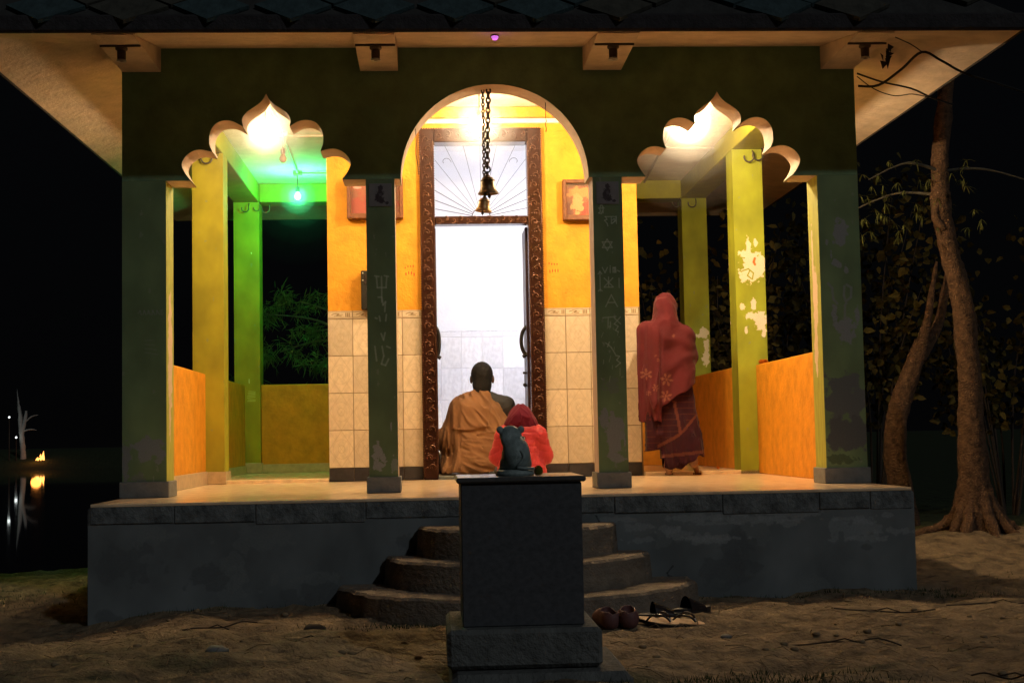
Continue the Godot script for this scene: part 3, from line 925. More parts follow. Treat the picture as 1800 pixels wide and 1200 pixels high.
func tile_mesh(w: float, h: float, r := Rect2(0, 0, 1, 1)) -> ArrayMesh:
	# centred, front face at z = 0.006, bevelled, UVs over the front
	var g := G.new()
	var b := 0.0022
	var x := w / 2; var y := h / 2
	g.quad(Vector3(-x + b, -y + b, 0.006), Vector3(x - b, -y + b, 0.006), Vector3(x - b, y - b, 0.006), Vector3(-x + b, y - b, 0.006), r)
	var e := Rect2(r.position, Vector2(0.01, 0.01))
	g.quad(Vector3(-x, -y, 0.003), Vector3(x, -y, 0.003), Vector3(x - b, -y + b, 0.006), Vector3(-x + b, -y + b, 0.006), e)
	g.quad(Vector3(x, y, 0.003), Vector3(-x, y, 0.003), Vector3(-x + b, y - b, 0.006), Vector3(x - b, y - b, 0.006), e)
	g.quad(Vector3(x, -y, 0.003), Vector3(x, y, 0.003), Vector3(x - b, y - b, 0.006), Vector3(x - b, -y + b, 0.006), e)
	g.quad(Vector3(-x, y, 0.003), Vector3(-x, -y, 0.003), Vector3(-x + b, -y + b, 0.006), Vector3(-x + b, y - b, 0.006), e)
	g.quad(Vector3(-x, -y, 0), Vector3(x, -y, 0), Vector3(x, -y, 0.003), Vector3(-x, -y, 0.003), e)
	g.quad(Vector3(x, y, 0), Vector3(-x, y, 0), Vector3(-x, y, 0.003), Vector3(x, y, 0.003), e)
	return g.mesh()

func lay(called: String, parent: Node, mesh: Mesh, m: Material, at: Vector3, turn := 0.0) -> void:
	var o := part(called, mesh, m, parent)
	o.position = at
	o.rotation.y = turn

func shrine_room() -> void:
	var wall_t := tile_pics(lin(0.60, 0.49, 0.37), lin(0.38, 0.28, 0.17), "wall", 4)
	var bord_t := tile_pics(lin(0.58, 0.47, 0.35), lin(0.16, 0.10, 0.04), "border", 2)
	var vein_t := tile_pics(lin(0.82, 0.82, 0.85), lin(0.62, 0.6, 0.66), "veined", 3)
	var flor_t := tile_pics(lin(0.78, 0.78, 0.81), lin(0.30, 0.30, 0.36), "floral", 2)
	var g := G.new()
	# front wall with the door opening left out
	g.span(-1.26, -0.47, 0.0, CEIL, ZS, ZS - 0.14)
	g.span(0.48, 1.30, 0.0, CEIL, ZS, ZS - 0.14)
	g.span(-0.4695, 0.4795, 2.86, CEIL + 0.0005, ZS, ZS - 0.14)
	g.span(-1.26, 1.30, CEIL + 0.001, 3.2, ZS, ZS - 0.14)
	var w := part("shrine_front_wall", g, M.orange_paint, T)
	g = G.new()   # a shallow beam over the door and a pale ledge
	g.span(-0.948, 0.948, 2.965, 3.055, ZS + 0.07, ZS + 0.001, 0.006)
	part("lintel_band", g, M.orange_paint, w)
	g = G.new()
	g.span(-0.948, 0.948, 2.925, 2.963, ZS + 0.035, ZS + 0.001, 0.005)
	part("ledge", g, M.ceiling_white, w)
	for s in [[-1.262, -0.497], [0.508, 1.302]]:
		g = G.new()
		g.span(s[0], s[1], 0.0, 1.386, ZS + 0.006, ZS + 0.0005)
		part("tile_bed", g, M.grout, w)
	var rows := [0.109, 0.4115, 0.714, 1.0165, 1.319]
	var edges := [[-1.2625, -1.0605, -0.859, -0.6575, -0.4985], [0.5105, 0.685, 0.887, 1.089, 1.2915, 1.3035]]
	var cache := {}
	for sidecols in edges:
		for i in sidecols.size() - 1:
			var a: float = sidecols[i]; var b: float = sidecols[i + 1]
			var wd := b - a - 0.0035
			if wd < 0.02: continue
			var key := snappedf(wd, 0.001)
			if not cache.has(key):
				cache[key] = [tile_mesh(wd, 0.299, Rect2(0, 0, minf(1, wd / 0.198), 1)), tile_mesh(wd, 0.062, Rect2(0, 0, minf(1, wd / 0.198), 1)), tile_mesh(wd, 0.104)]
			for j in 4:
				lay("wall_tile", w, cache[key][0], wall_t[rng.randi() % 4], Vector3((a + b) / 2, (rows[j] + rows[j + 1]) / 2, ZS + 0.006))
			lay("border_tile", w, cache[key][1], bord_t[rng.randi() % 2], Vector3((a + b) / 2, 1.3525, ZS + 0.006))
			lay("skirting_tile", w, cache[key][2], M.dark_skirting, Vector3((a + b) / 2, 0.054, ZS + 0.008))
	# finger marks in red powder paste
	for q in [[-0.59, 1.69], [0.595, 1.70]]:
		g = G.new()
		for row in 2:
			for k in 4:
				var x: float = q[0] - 0.036 + k * 0.022 + row * 0.006
				var y: float = q[1] + 0.05 - row * 0.055 + rng.randf_range(-0.008, 0.008)
				var h := 0.016 if row == 0 else 0.03
				var poly := PackedVector2Array()
				for t in 8: poly.append(Vector2(x + 0.005 * cos(TAU * t / 8) * rng.randf_range(0.7, 1.1), y + h * 0.5 * sin(TAU * t / 8)))
				g.prism(poly, ZS + 0.0025, ZS + 0.0005)
		part("painted_marks", g, M.red_mark, w).set_meta("kind", "stuff")
	# the other walls of the room, orange outside, white within
	for s in [[-1.26, -1.16], [1.20, 1.30]]:
		g = G.new()
		g.span(s[0], s[1], 0.03, CEIL, ZS - 0.141, -5.0)
		part("shrine_side_wall", g, M.orange_paint, T)
	g = G.new()
	g.span(-1.26, 1.30, 0.03, CEIL, -5.001, -5.12)
	var bw := part("shrine_back_wall", g, M.orange_paint, T)
	g = G.new()
	g.span(-1.159, 1.199, 0.0, 3.14, -4.88, -5.0)
	g.span(-1.159, -1.145, 0.0, 3.14, ZS - 0.15, -4.879)
	g.span(1.185, 1.199, 0.0, 3.14, ZS - 0.15, -4.879)
	g.span(-1.144, -0.47, 0.0, 3.14, ZS - 0.142, ZS - 0.155)
	g.span(0.48, 1.184, 0.0, 3.14, ZS - 0.142, ZS - 0.155)
	g.span(-0.469, 0.479, 2.862, 3.14, ZS - 0.142, ZS - 0.155)
	part("inner_plaster", g, M.shrine_white, bw)
	g = G.new()
	g.span(-1.159, 1.199, 3.14, 3.2, ZS - 0.141, -5.0)
	part("shrine_ceiling", g, M.shrine_white, T)
	g = G.new()
	g.span(-1.144, 1.184, -0.018, 0.035, ZS - 0.201, -4.879, 0.003)
	part("shrine_floor", g, M.stone_floor, T)
	var tm := tile_mesh(0.2, 0.302)
	var fm := tile_mesh(0.2, 0.066)
	for i in 8:
		for j in 5:
			lay("white_tile", bw, tm, vein_t[rng.randi() % 3], Vector3(-0.735 + 0.2015 * i + 0.1, 1.31 - 0.304 * j - 0.152, -4.88))
		lay("floral_tile", bw, fm, flor_t[rng.randi() % 2], Vector3(-0.735 + 0.2015 * i + 0.1, 1.345, -4.88))

func door() -> void:
	var z := ZS + 0.001
	var d := G.new()
	# frame members
	d.span(-0.497, -0.378, 0.0, 2.88, z + 0.05, z - 0.13, 0.008)
	d.span(0.39, 0.508, 0.0, 2.88, z + 0.05, z - 0.13, 0.008)
	d.span(-0.3775, 0.3895, 2.765, 2.88, z + 0.05, z - 0.13, 0.008)
	d.span(-0.3775, 0.3895, 2.085, 2.15, z + 0.045, z - 0.10, 0.008)
	var f := part("door_frame", d, M.door_metal, T)
	f.set_meta("label", "tall reddish brown door frame with embossed scrolls and a rope edge")
	# raised scrollwork: curls and studs between two rope edges
	var o := G.new()
	var runs := [[Vector3(-0.437, 0.06, 0), Vector3(0, 1, 0), 2.76, Vector3(1, 0, 0)], [Vector3(0.449, 0.06, 0), Vector3(0, 1, 0), 2.76, Vector3(-1, 0, 0)], [Vector3(-0.38, 2.822, 0), Vector3(1, 0, 0), 0.77, Vector3(0, -1, 0)], [Vector3(-0.37, 2.117, 0), Vector3(1, 0, 0), 0.75, Vector3(0, -1, 0)]]
	for ri in runs.size():
		var r: Array = runs[ri]
		var k := 0.72 if ri == 3 else 1.0
		var steps_n := int(r[2] / (0.075 * k))
		var pitch: float = r[2] / steps_n
		for i in steps_n:
			var s := 1.0 if i % 2 == 0 else -1.0
			var c: Vector3 = r[0] + r[1] * (pitch * (i + 0.5)); c.z = z + 0.05
			var pts := []
			for t in 11:   # a curl
				var a := -0.6 + 4.6 * t / 10.0
				var rad := 0.033 * k * (1.0 - 0.06 * t)
				pts.append(c + r[3] * (s * (0.006 + rad * cos(a))) + r[1] * (rad * sin(a)) + Vector3(0, 0, 0.002))
			o.tube(pts, [0.004, 0.007, 0.009, 0.009, 0.009, 0.0085, 0.008, 0.0075, 0.007, 0.006, 0.004], 6)
			o.ball(c + r[3] * s * 0.006 + Vector3(0, 0, 0.002), Vector3(0.009, 0.009, 0.007) * k, 7, 5)
			o.ball(c - r[3] * s * 0.030 * k, Vector3(0.008, 0.008, 0.006) * k, 6, 4)
			o.ball(c + r[1] * pitch * 0.5 + r[3] * s * 0.022 * k, Vector3(0.010, 0.010, 0.006) * k, 6, 4)
	part("scrollwork", o, M.scroll_metal, f).set_meta("kind", "stuff")
	o = G.new()
	for e in [[Vector3(-0.492, 0.02, 0), Vector3(0, 1, 0), 2.855], [Vector3(0.503, 0.02, 0), Vector3(0, 1, 0), 2.855], [Vector3(-0.49, 2.875, 0), Vector3(1, 0, 0), 0.99], [Vector3(-0.384, 0.02, 0), Vector3(0, 1, 0), 2.75], [Vector3(0.396, 0.02, 0), Vector3(0, 1, 0), 2.75]]:
		var n := int(e[2] / 0.02)
		for i in n:
			var c: Vector3 = e[0] + e[1] * (e[2] * (i + 0.5) / n); c.z = z + 0.05
			var a: Vector3 = e[1] * 0.009
			var b := Vector3(e[1].y, e[1].x, 0) * 0.005
			o.tube([c - a - b, c + a + b], 0.0062, 5)
	part("rope_edge", o, M.scroll_metal, f).set_meta("kind", "stuff")
	# sunburst grille in the light over the door
	var gr := Node3D.new()
	gr.name = named(T, "transom_grille"); T.add_child(gr)
	var hub := Vector3(0.006, 2.15, z - 0.03)
	var arc := []
	for k in 17: arc.append(hub + Vector3(0.075 * cos(PI * k / 16), 0.075 * sin(PI * k / 16), 0))
	var g := G.new()
	g.tube(arc, 0.004, 6)
	part("half_ring", g, M.black_iron, gr)
	for deg in [11.0, 21.0, 31.0, 41.0, 52.0, 64.0, 77.0, 90.0, 103.0, 116.0, 128.0, 139.0, 149.0, 159.0, 169.0]:
		var a := deg_to_rad(deg)
		var dir := Vector3(cos(a), sin(a), 0)
		var lim := minf(0.378 / maxf(absf(dir.x), 1e-3), 0.60 / maxf(dir.y, 1e-3))
		g = G.new()
		g.tube([hub + dir * 0.075, hub + dir * lim], 0.0028 if absf(deg - 90) > 50 else 0.0016, 5)
		part("rod", g, M.black_iron, gr)
	for s in [-1, 1]:
		var pts := []
		for t in 15:
			var a := 3.6 * t / 14.0
			var r := 0.05 * (1.0 - 0.055 * t)
			pts.append(hub + Vector3(s * (0.29 - r * cos(a)), 0.46 + r * sin(a), 0))
		g = G.new()
		g.tube(pts, 0.002, 5)
		part("scroll", g, M.black_iron, gr)
	# door leaves folded back into the room, seen edge on
	for s in [-1, 1]:
		g = G.new()
		var x0 := -0.402 if s < 0 else 0.373
		g.span(x0, x0 + 0.03, 0.04, 2.08, ZS - 0.135, ZS - 0.52, 0.004)
		var leaf := part("door_leaf", g, M.dark_leaf, T)
		var hx := x0 + 0.03 if s < 0 else x0
		var pts := []
		for t in 13:
			var a := -1.35 + 2.7 * t / 12.0
			pts.append(Vector3(hx - s * ((0.052 if s > 0 else 0.024) * cos(a) - 0.008), 1.13 + 0.115 * sin(a), ZS - 0.2))
		pts.insert(0, pts[0] + Vector3(-s * 0.03, -0.02, 0)); pts.append(pts[-1] + Vector3(s * 0.012, 0.02, 0))
		g = G.new()
		g.tube(smooth_line(pts, 2), 0.016, 7)
		if s < 0: g.X = Transform3D(Basis(), Vector3.ZERO)
		part("door_handle", g, M.black_iron, leaf)
		if s > 0:
			g = G.new()
			g.box(Vector3(hx - 0.018, 0.865, ZS - 0.2), Vector3(0.034, 0.02, 0.02), 0.004)
			g.tube([Vector3(hx - 0.02, 0.85, ZS - 0.2), Vector3(hx - 0.02, 0.74, ZS - 0.2)], 0.004, 6)
			g.ball(Vector3(hx - 0.02, 0.765, ZS - 0.2), Vector3(0.016, 0.016, 0.01))
			g.box(Vector3(hx - 0.012, 0.76, ZS - 0.2), Vector3(0.024, 0.014, 0.014), 0.003)
			part("door_bolt", g, M.black_iron, leaf)

func roof() -> void:
	var ex := 3.09; var zf := 0.85; var zb := -6.1; var ye := 2.672
	var wx := 2.3385; var wy := 2.817; var wzb := -5.2505
	var r := Node3D.new()
	r.name = named(T, "roof"); T.add_child(r)
	# sloping soffits
	var g := G.new()
	var A := Vector3(-ex, ye, zf); var B := Vector3(ex, ye, zf); var Cc := Vector3(ex, ye, zb); var D := Vector3(-ex, ye, zb)
	var a := Vector3(-wx, wy, 0.0005); var b := Vector3(wx, wy, 0.0005); var c := Vector3(wx, wy, wzb); var d := Vector3(-wx, wy, wzb)
	g.quad(a, b, B, A)
	g.quad(b, c, Cc, B)
	g.quad(c, d, D, Cc)
	g.quad(d, a, A, D)
	part("soffit", g, M.eave_wash, r)
	# fascia, a slightly wavy concrete lip
	g = G.new()
	g.span(-ex - 0.03, ex + 0.03, ye - 0.004, ye + 0.098, zf + 0.04, zf - 0.002, 0.012)
	g.span(-ex - 0.03, ex + 0.03, ye - 0.004, ye + 0.098, zb - 0.04, zb + 0.002, 0.012)
	g.span(-ex - 0.03, -ex + 0.002, ye - 0.004, ye + 0.098, zf - 0.003, zb + 0.003, 0.012)
	g.span(ex - 0.002, ex + 0.03, ye - 0.004, ye + 0.098, zf - 0.003, zb + 0.003, 0.012)
	part("fascia", g, M.fascia, r)
	# roof body rising steeply behind the lip
	g = G.new()
	var y1 := ye + 0.092; var y2 := y1 + 1.1; var ins := 1.25
	var P := [Vector3(-ex, y1, zf), Vector3(ex, y1, zf), Vector3(ex, y1, zb), Vector3(-ex, y1, zb)]
	var Q := [Vector3(-ex + ins, y2, zf - ins), Vector3(ex - ins, y2, zf - ins), Vector3(ex - ins, y2, zb + ins), Vector3(-ex + ins, y2, zb + ins)]
	for i in 4:
		var j := (i + 1) % 4
		g.quad(P[i], P[j], Q[j], Q[i])
	g.quad(Q[0], Q[1], Q[2], Q[3])
	part("roof_bed", g, M.roof_bed, r)
	# diamond roof tiles laid on the front slope, worn and partly lost
	var up := Vector3(0, y2 - y1, -ins).normalized()
	var nrm := Vector3(0, ins, y2 - y1).normalized()
	var hw := 0.235; var hh := 0.20
	for row in 4:
		for i in 15:
			var x := -ex + 0.12 + hw * 2 * i + (hw if row % 2 else 0.0) - 0.1
			if absf(x) > ex - 0.12 - row * 0.16: continue
			if rng.randf() < 0.12: continue
			var o := Vector3(x, y1, zf) + up * (0.10 + row * hh) + nrm * (0.012 + 0.004 * (row % 2) + rng.randf() * 0.006)
			g = G.new()
			g.X = Transform3D(Basis(Vector3(1, 0, 0), up, nrm).rotated(nrm, rng.randf_range(-0.05, 0.05)), o)
			var k := rng.randf_range(0.93, 0.99)
			g.prism(PackedVector2Array([Vector2(-hw * k, 0), Vector2(0, -hh * k), Vector2(hw * k, 0), Vector2(0, hh * k)]), 0.012, -0.012)
			part("roof_tile", g, M.roof_tile if rng.randf() < 0.62 else M.roof_tile_brown, r)
	# brackets carrying the eave
	for q in [[-2.334, -2.095], [-0.845, -0.605], [0.576, 0.822], [2.12, 2.337]]:
		g = G.new()
		var poly := PackedVector2Array([Vector2(-0.001, 2.667), Vector2(-zf + 0.02, 2.667), Vector2(-zf + 0.02, 2.672), Vector2(-0.001, 2.815)])
		g.X = Transform3D(Basis(Vector3(0, 0, -1), Vector3(0, 1, 0), Vector3(1, 0, 0)), Vector3.ZERO)
		g.prism(poly, q[1], q[0])
		var br := part("eave_bracket", g, M.eave_wash, r)
	# conduit strapped across the brackets
	for x in [-2.215, -0.725, 0.70, 2.235]:
		g = G.new()
		g.tube([Vector3(x - 0.118, 2.66, 0.62), Vector3(x + 0.118, 2.66, 0.622)], 0.0065, 6)
		part("eave_conduit", g, M.socket_brown, r)

func hooks_and_pipes() -> void:
	for q in [[-2.215, 2.63, -2.56, 0.045, 0.007], [-2.14, 2.655, -2.55, 0.02, 0.004], [-2.22, 2.61, -4.96, 0.035, 0.005], [-2.11, 2.615, -4.98, 0.03, 0.004], [-2.02, 2.60, -4.97, 0.035, 0.005], [2.22, 2.60, -2.55, 0.04, 0.007], [2.30, 2.62, -2.56, 0.045, 0.007], [2.03, 2.62, -4.96, 0.04, 0.006], [2.19, 2.62, -4.97, 0.04, 0.006]]:
		var g := G.new()
		var c := Vector3(q[0], q[1], q[2])
		var r: float = q[3]
		var pts := [c + Vector3(r, 0.06, -0.05), c + Vector3(r, 0.03, 0.0)]
		for t in 9: pts.append(c + Vector3(r * cos(PI * t / 8.0 * 1.1), -r * sin(PI * t / 8.0 * 1.1), 0.0))
		g.tube(pts, q[4], 6)
		part("hook", g, M.iron, T)
	# conduits under the ceilings
	var y := CEIL - 0.02
	for q in [[Vector3(-1.605, y, -0.3), Vector3(-1.61, y, -2.65)], [Vector3(-1.61, y, -2.65), Vector3(-1.652, y, -4.36)], [Vector3(-1.61, y, -2.72), Vector3(-1.262, y, -2.72)], [Vector3(-1.652, y, -4.37), Vector3(-1.262, y, -4.38)], [Vector3(1.47, y, -0.3), Vector3(1.72, y, -5.0)], [Vector3(1.66, y, -3.3), Vector3(2.09, y, -3.35)]]:
		var g := G.new()
		g.tube([q[0], q[1]], 0.011, 8)
		part("conduit", g, M.conduit, T)
	for c in [Vector3(-1.61, y - 0.004, -2.66), Vector3(-1.652, y - 0.004, -4.362)]:
		var g := G.new()
		g.X = Transform3D(Basis(), c)
		g.lathe([Vector2(0, -0.018), Vector2(0.04, -0.018), Vector2(0.042, 0.0), Vector2(0.042, 0.02), Vector2(0, 0.02)], 14)
		part("junction_box", g, M.conduit, T)

# ---------------------------------------------------------------- steps, pedestal, statue
func half_disc(r: float, n := 40, wob := 0.0) -> Array:
	var out := []
	for k in n + 1:
		var a := PI * k / n
		var q := r * (1.0 + wob * gn.get_noise_2d(cos(a) * 4.0 + r * 7, sin(a) * 4.0))
		out.append(Vector2(q * cos(a), q * sin(a)))
	return out

func steps() -> void:
	var t := thing("entrance_steps", "three half-round worn concrete steps up to the temple platform", "steps", Vector3(0.045, -0.6, 0.835))
	var tops := [0.125, 0.28, 0.44]
	var bots := [-0.1, 0.12, 0.275]
	var rad := [0.99, 0.735, 0.555]
	for i in 3:
		var g := G.new()
		var rim := half_disc(rad[i], 64, 0.05)
		var y1: float = tops[i]; var y0: float = bots[i]
		var b := 0.014
		for k in rim.size() - 1:
			var p: Vector2 = rim[k]; var q: Vector2 = rim[k + 1]
			var pi_: Vector2 = p * (1.0 - b / p.length()); var qi: Vector2 = q * (1.0 - b / q.length())
			var pb := p * 1.015; var qb := q * 1.015
			var yp := y1 + 0.006 * gn.get_noise_2d(p.x * 9 + i, p.y * 9); var yq := y1 + 0.006 * gn.get_noise_2d(q.x * 9 + i, q.y * 9)
			var np := Vector3(p.x, 0, p.y).normalized(); var nq := Vector3(q.x, 0, q.y).normalized()
			g.tri_n(Vector3(pb.x, y0, pb.y), Vector3(p.x, yp - b, p.y), Vector3(q.x, yq - b, q.y), np, np, nq)
			g.tri_n(Vector3(pb.x, y0, pb.y), Vector3(q.x, yq - b, q.y), Vector3(qb.x, y0, qb.y), np, nq, nq)
			g.quad(Vector3(p.x, yp - b, p.y), Vector3(pi_.x, yp, pi_.y), Vector3(qi.x, yq, qi.y), Vector3(q.x, yq - b, q.y))
			g.tri(Vector3(pi_.x, yp, pi_.y), Vector3(0, y1, 0), Vector3(qi.x, yq, qi.y))
		part("step", g, M.step_concrete, t)

func pedestal() -> void:
	var c := Vector3(-0.078, -0.6, 3.15)
	var t := thing("pedestal", "dark granite box pedestal on a rough concrete base in front of the steps", "pedestal", c, 0.0)
	var g := G.new()
	g.span(-0.235, 0.235, 0.205, 0.755, 0.25, -0.22, 0.004)
	part("shaft", g, M.granite, t)
	g = G.new()
	g.span(-0.252, 0.252, 0.7555, 0.778, 0.268, -0.25, 0.007)
	part("cap", g, M.granite_cap, t)
	g = G.new()
	g.span(-0.297, 0.295, 0.055, 0.2045, 0.33, -0.30, 0.016)
	part("base", g, M.base_concrete, t)
	# rough stones under it
	g = G.new()
	g.span(-0.29, 0.40, -0.08, 0.05, 0.43, -0.25, 0.03)
	part("footing_stone", g, M.base_concrete, t)
	g = G.new()
	g.X = Transform3D(Basis(Vector3.UP, 0.12), Vector3.ZERO)
	g.span(-0.80, -0.33, -0.1, 0.03, 0.42, 0.05, 0.035)
	part("footing_stone", g, M.soil, t)
	# ---- statue: small seated animal with its back to us
	var s := thing("animal_statue", "small dark stone statue of a seated animal with round ears, facing the shrine", "statue", c + Vector3(-0.012, 0.778, 0.08), 0.12)
	var f := Sdf.new()
	f.K = 0.022
	f.ell(Vector3(0.006, 0.075, 0.0), Vector3(0.056, 0.068, 0.062))
	f.ell(Vector3(0.004, 0.115, -0.012), Vector3(0.045, 0.042, 0.046))
	f.cap(Vector3(-0.03, 0.045, -0.02), Vector3(-0.042, 0.02, -0.05), 0.03, 0.018)
	f.cap(Vector3(0.04, 0.045, -0.02), Vector3(0.05, 0.02, -0.05), 0.03, 0.018)
	f.ell(Vector3(-0.012, 0.160, -0.035), Vector3(0.044, 0.034, 0.042))
	f.ell(Vector3(-0.012, 0.182, -0.035), Vector3(0.026, 0.014, 0.024))
	f.cap(Vector3(-0.008, 0.155, -0.06), Vector3(-0.008, 0.145, -0.098), 0.026, 0.015)
	f.cap(Vector3(-0.03, 0.09, -0.05), Vector3(-0.03, 0.02, -0.075), 0.015, 0.014)
	f.cap(Vector3(0.03, 0.09, -0.05), Vector3(0.03, 0.02, -0.075), 0.015, 0.014)
	f.ell(Vector3(-0.036, 0.142, -0.005), Vector3(0.018, 0.018, 0.016))
	g = G.new()
	f.emit(g, 0.0035, 0.02, 0.012)
	part("body", g, M.dark_stone, s)
	for k in [-1, 1]:
		var e := Sdf.new()
		e.K = 0.008
		e.ell(Vector3(-0.012 + k * 0.043, 0.184, -0.028), Vector3(0.014, 0.015, 0.009))
		e.cap(Vector3(-0.012 + k * 0.032, 0.168, -0.03), Vector3(-0.012 + k * 0.042, 0.182, -0.028), 0.010, 0.009)
		g = G.new()
		e.emit(g, 0.003, 0.01, 0.01)
		part("ear", g, M.dark_stone, s)
	g = G.new()
	var pts := []
	for k in 25:
		var a := TAU * k / 24
		pts.append(Vector3(-0.002 + 0.044 * cos(a), 0.138 + 0.012 * cos(a) - 0.012 * sin(a), -0.018 + 0.046 * sin(a)))
	g.tube(pts, 0.0035, 6)
	part("collar", g, M.dark_stone, s)
	g = G.new()
	pts = []
	for k in 14: pts.append(Vector3(0.012 + 0.012 * sin(k * 0.35), 0.10 - k * 0.0052, 0.056 + 0.012 * sin(k * 0.25)))
	for k in 8: pts.append(Vector3(0.018 + k * 0.007, 0.030 - k * 0.0005, 0.066 - k * 0.003))
	g.tube(pts, 0.0065, 7)
	part("tail", g, M.dark_stone, s)
	g = G.new()
	g.X = Transform3D(Basis(), Vector3(0, 0.0, -0.01))
	g.lathe([Vector2(0.0, 0.0005), Vector2(0.075, 0.0005), Vector2(0.078, 0.008), Vector2(0.075, 0.020), Vector2(0.066, 0.024), Vector2(0.0, 0.024)], 28)
	part("base", g, M.dark_stone, s)
	# marigold by its side
	var m := thing("marigold", "yellow-green marigold flower beside the animal statue on the pedestal", "flower", c + Vector3(0.083, 0.778, 0.03))
	g = flower(0.02)
	part("flower_head", g, M.marigold, m)

func flower(r: float) -> G:
	var g := G.new()
	for k in 90:
		var y := 1.0 - 2.0 * (k + 0.5) / 90.0
		var a := k * 2.39996
		var d := Vector3(sqrt(1 - y * y) * cos(a), y, sqrt(1 - y * y) * sin(a))
		var side := d.cross(Vector3(0.3, 0.9, 0.2)).normalized() * r * 0.22
		var o := Vector3(0, r * 0.9, 0)
		var tip := o + d * r * rng.randf_range(0.92, 1.12)
		var q := o + d * r * 0.5
		var w := d.cross(side).normalized() * r * 0.10
		g.tri(q - side, q + side, tip + side * 0.7 + w); g.tri(q - side, tip + side * 0.7 + w, tip - side * 0.7 - w)
	g.ball(Vector3(0, r * 0.9, 0), Vector3.ONE * r * 0.75, 10, 7)
	return g

# ---------------------------------------------------------------- lamps
func bulb_lamp(at: Vector3, label: String, m: Material, lit: Color, energy: float, group := "", cord := 0.0) -> void:
	# a bulb hanging from a small holder; at is the middle of the bulb
	var t := thing("light_bulb", label, "light bulb", at, 0.0, group)
	var g := G.new()
	g.lathe([Vector2(0, -0.034), Vector2(0.014, -0.031), Vector2(0.026, -0.020), Vector2(0.031, -0.004), Vector2(0.029, 0.012), Vector2(0.020, 0.028), Vector2(0.014, 0.040), Vector2(0.0, 0.040)], 18)
	part("bulb", g, m, t)
	g = G.new()
	g.lathe([Vector2(0, 0.0405), Vector2(0.017, 0.0405), Vector2(0.019, 0.05), Vector2(0.019, 0.08), Vector2(0.012, 0.092), Vector2(0.0, 0.094)], 14)
	if cord > 0.0: g.tube([Vector3(0, 0.09, 0), Vector3(0, 0.09 + cord, 0)], 0.005, 6)
	part("holder", g, M.socket_brown, t)
	if energy > 0.0:
		var l := OmniLight3D.new()
		l.name = "bulb_light"
		l.light_color = lit.linear_to_srgb(); l.light_energy = energy; l.light_size = 0.03; l.omni_range = 30.0; l.omni_attenuation = 2.0; l.shadow_enabled = true
		t.add_child(l)

func halo(at: Vector3, size: float, density: float) -> void:
	# thin night mist that shows round the bare bulbs
	var f := FogVolume.new()
	f.name = named(self, "lamp_mist")
	f.shape = RenderingServer.FOG_VOLUME_SHAPE_ELLIPSOID
	f.size = Vector3.ONE * size
	var m := FogMaterial.new()
	m.albedo = Color(0.95, 0.95, 0.95); m.density = density
	f.material = m
	f.position = at
	tag(f, "", "", "", "structure")
	add_child(f)

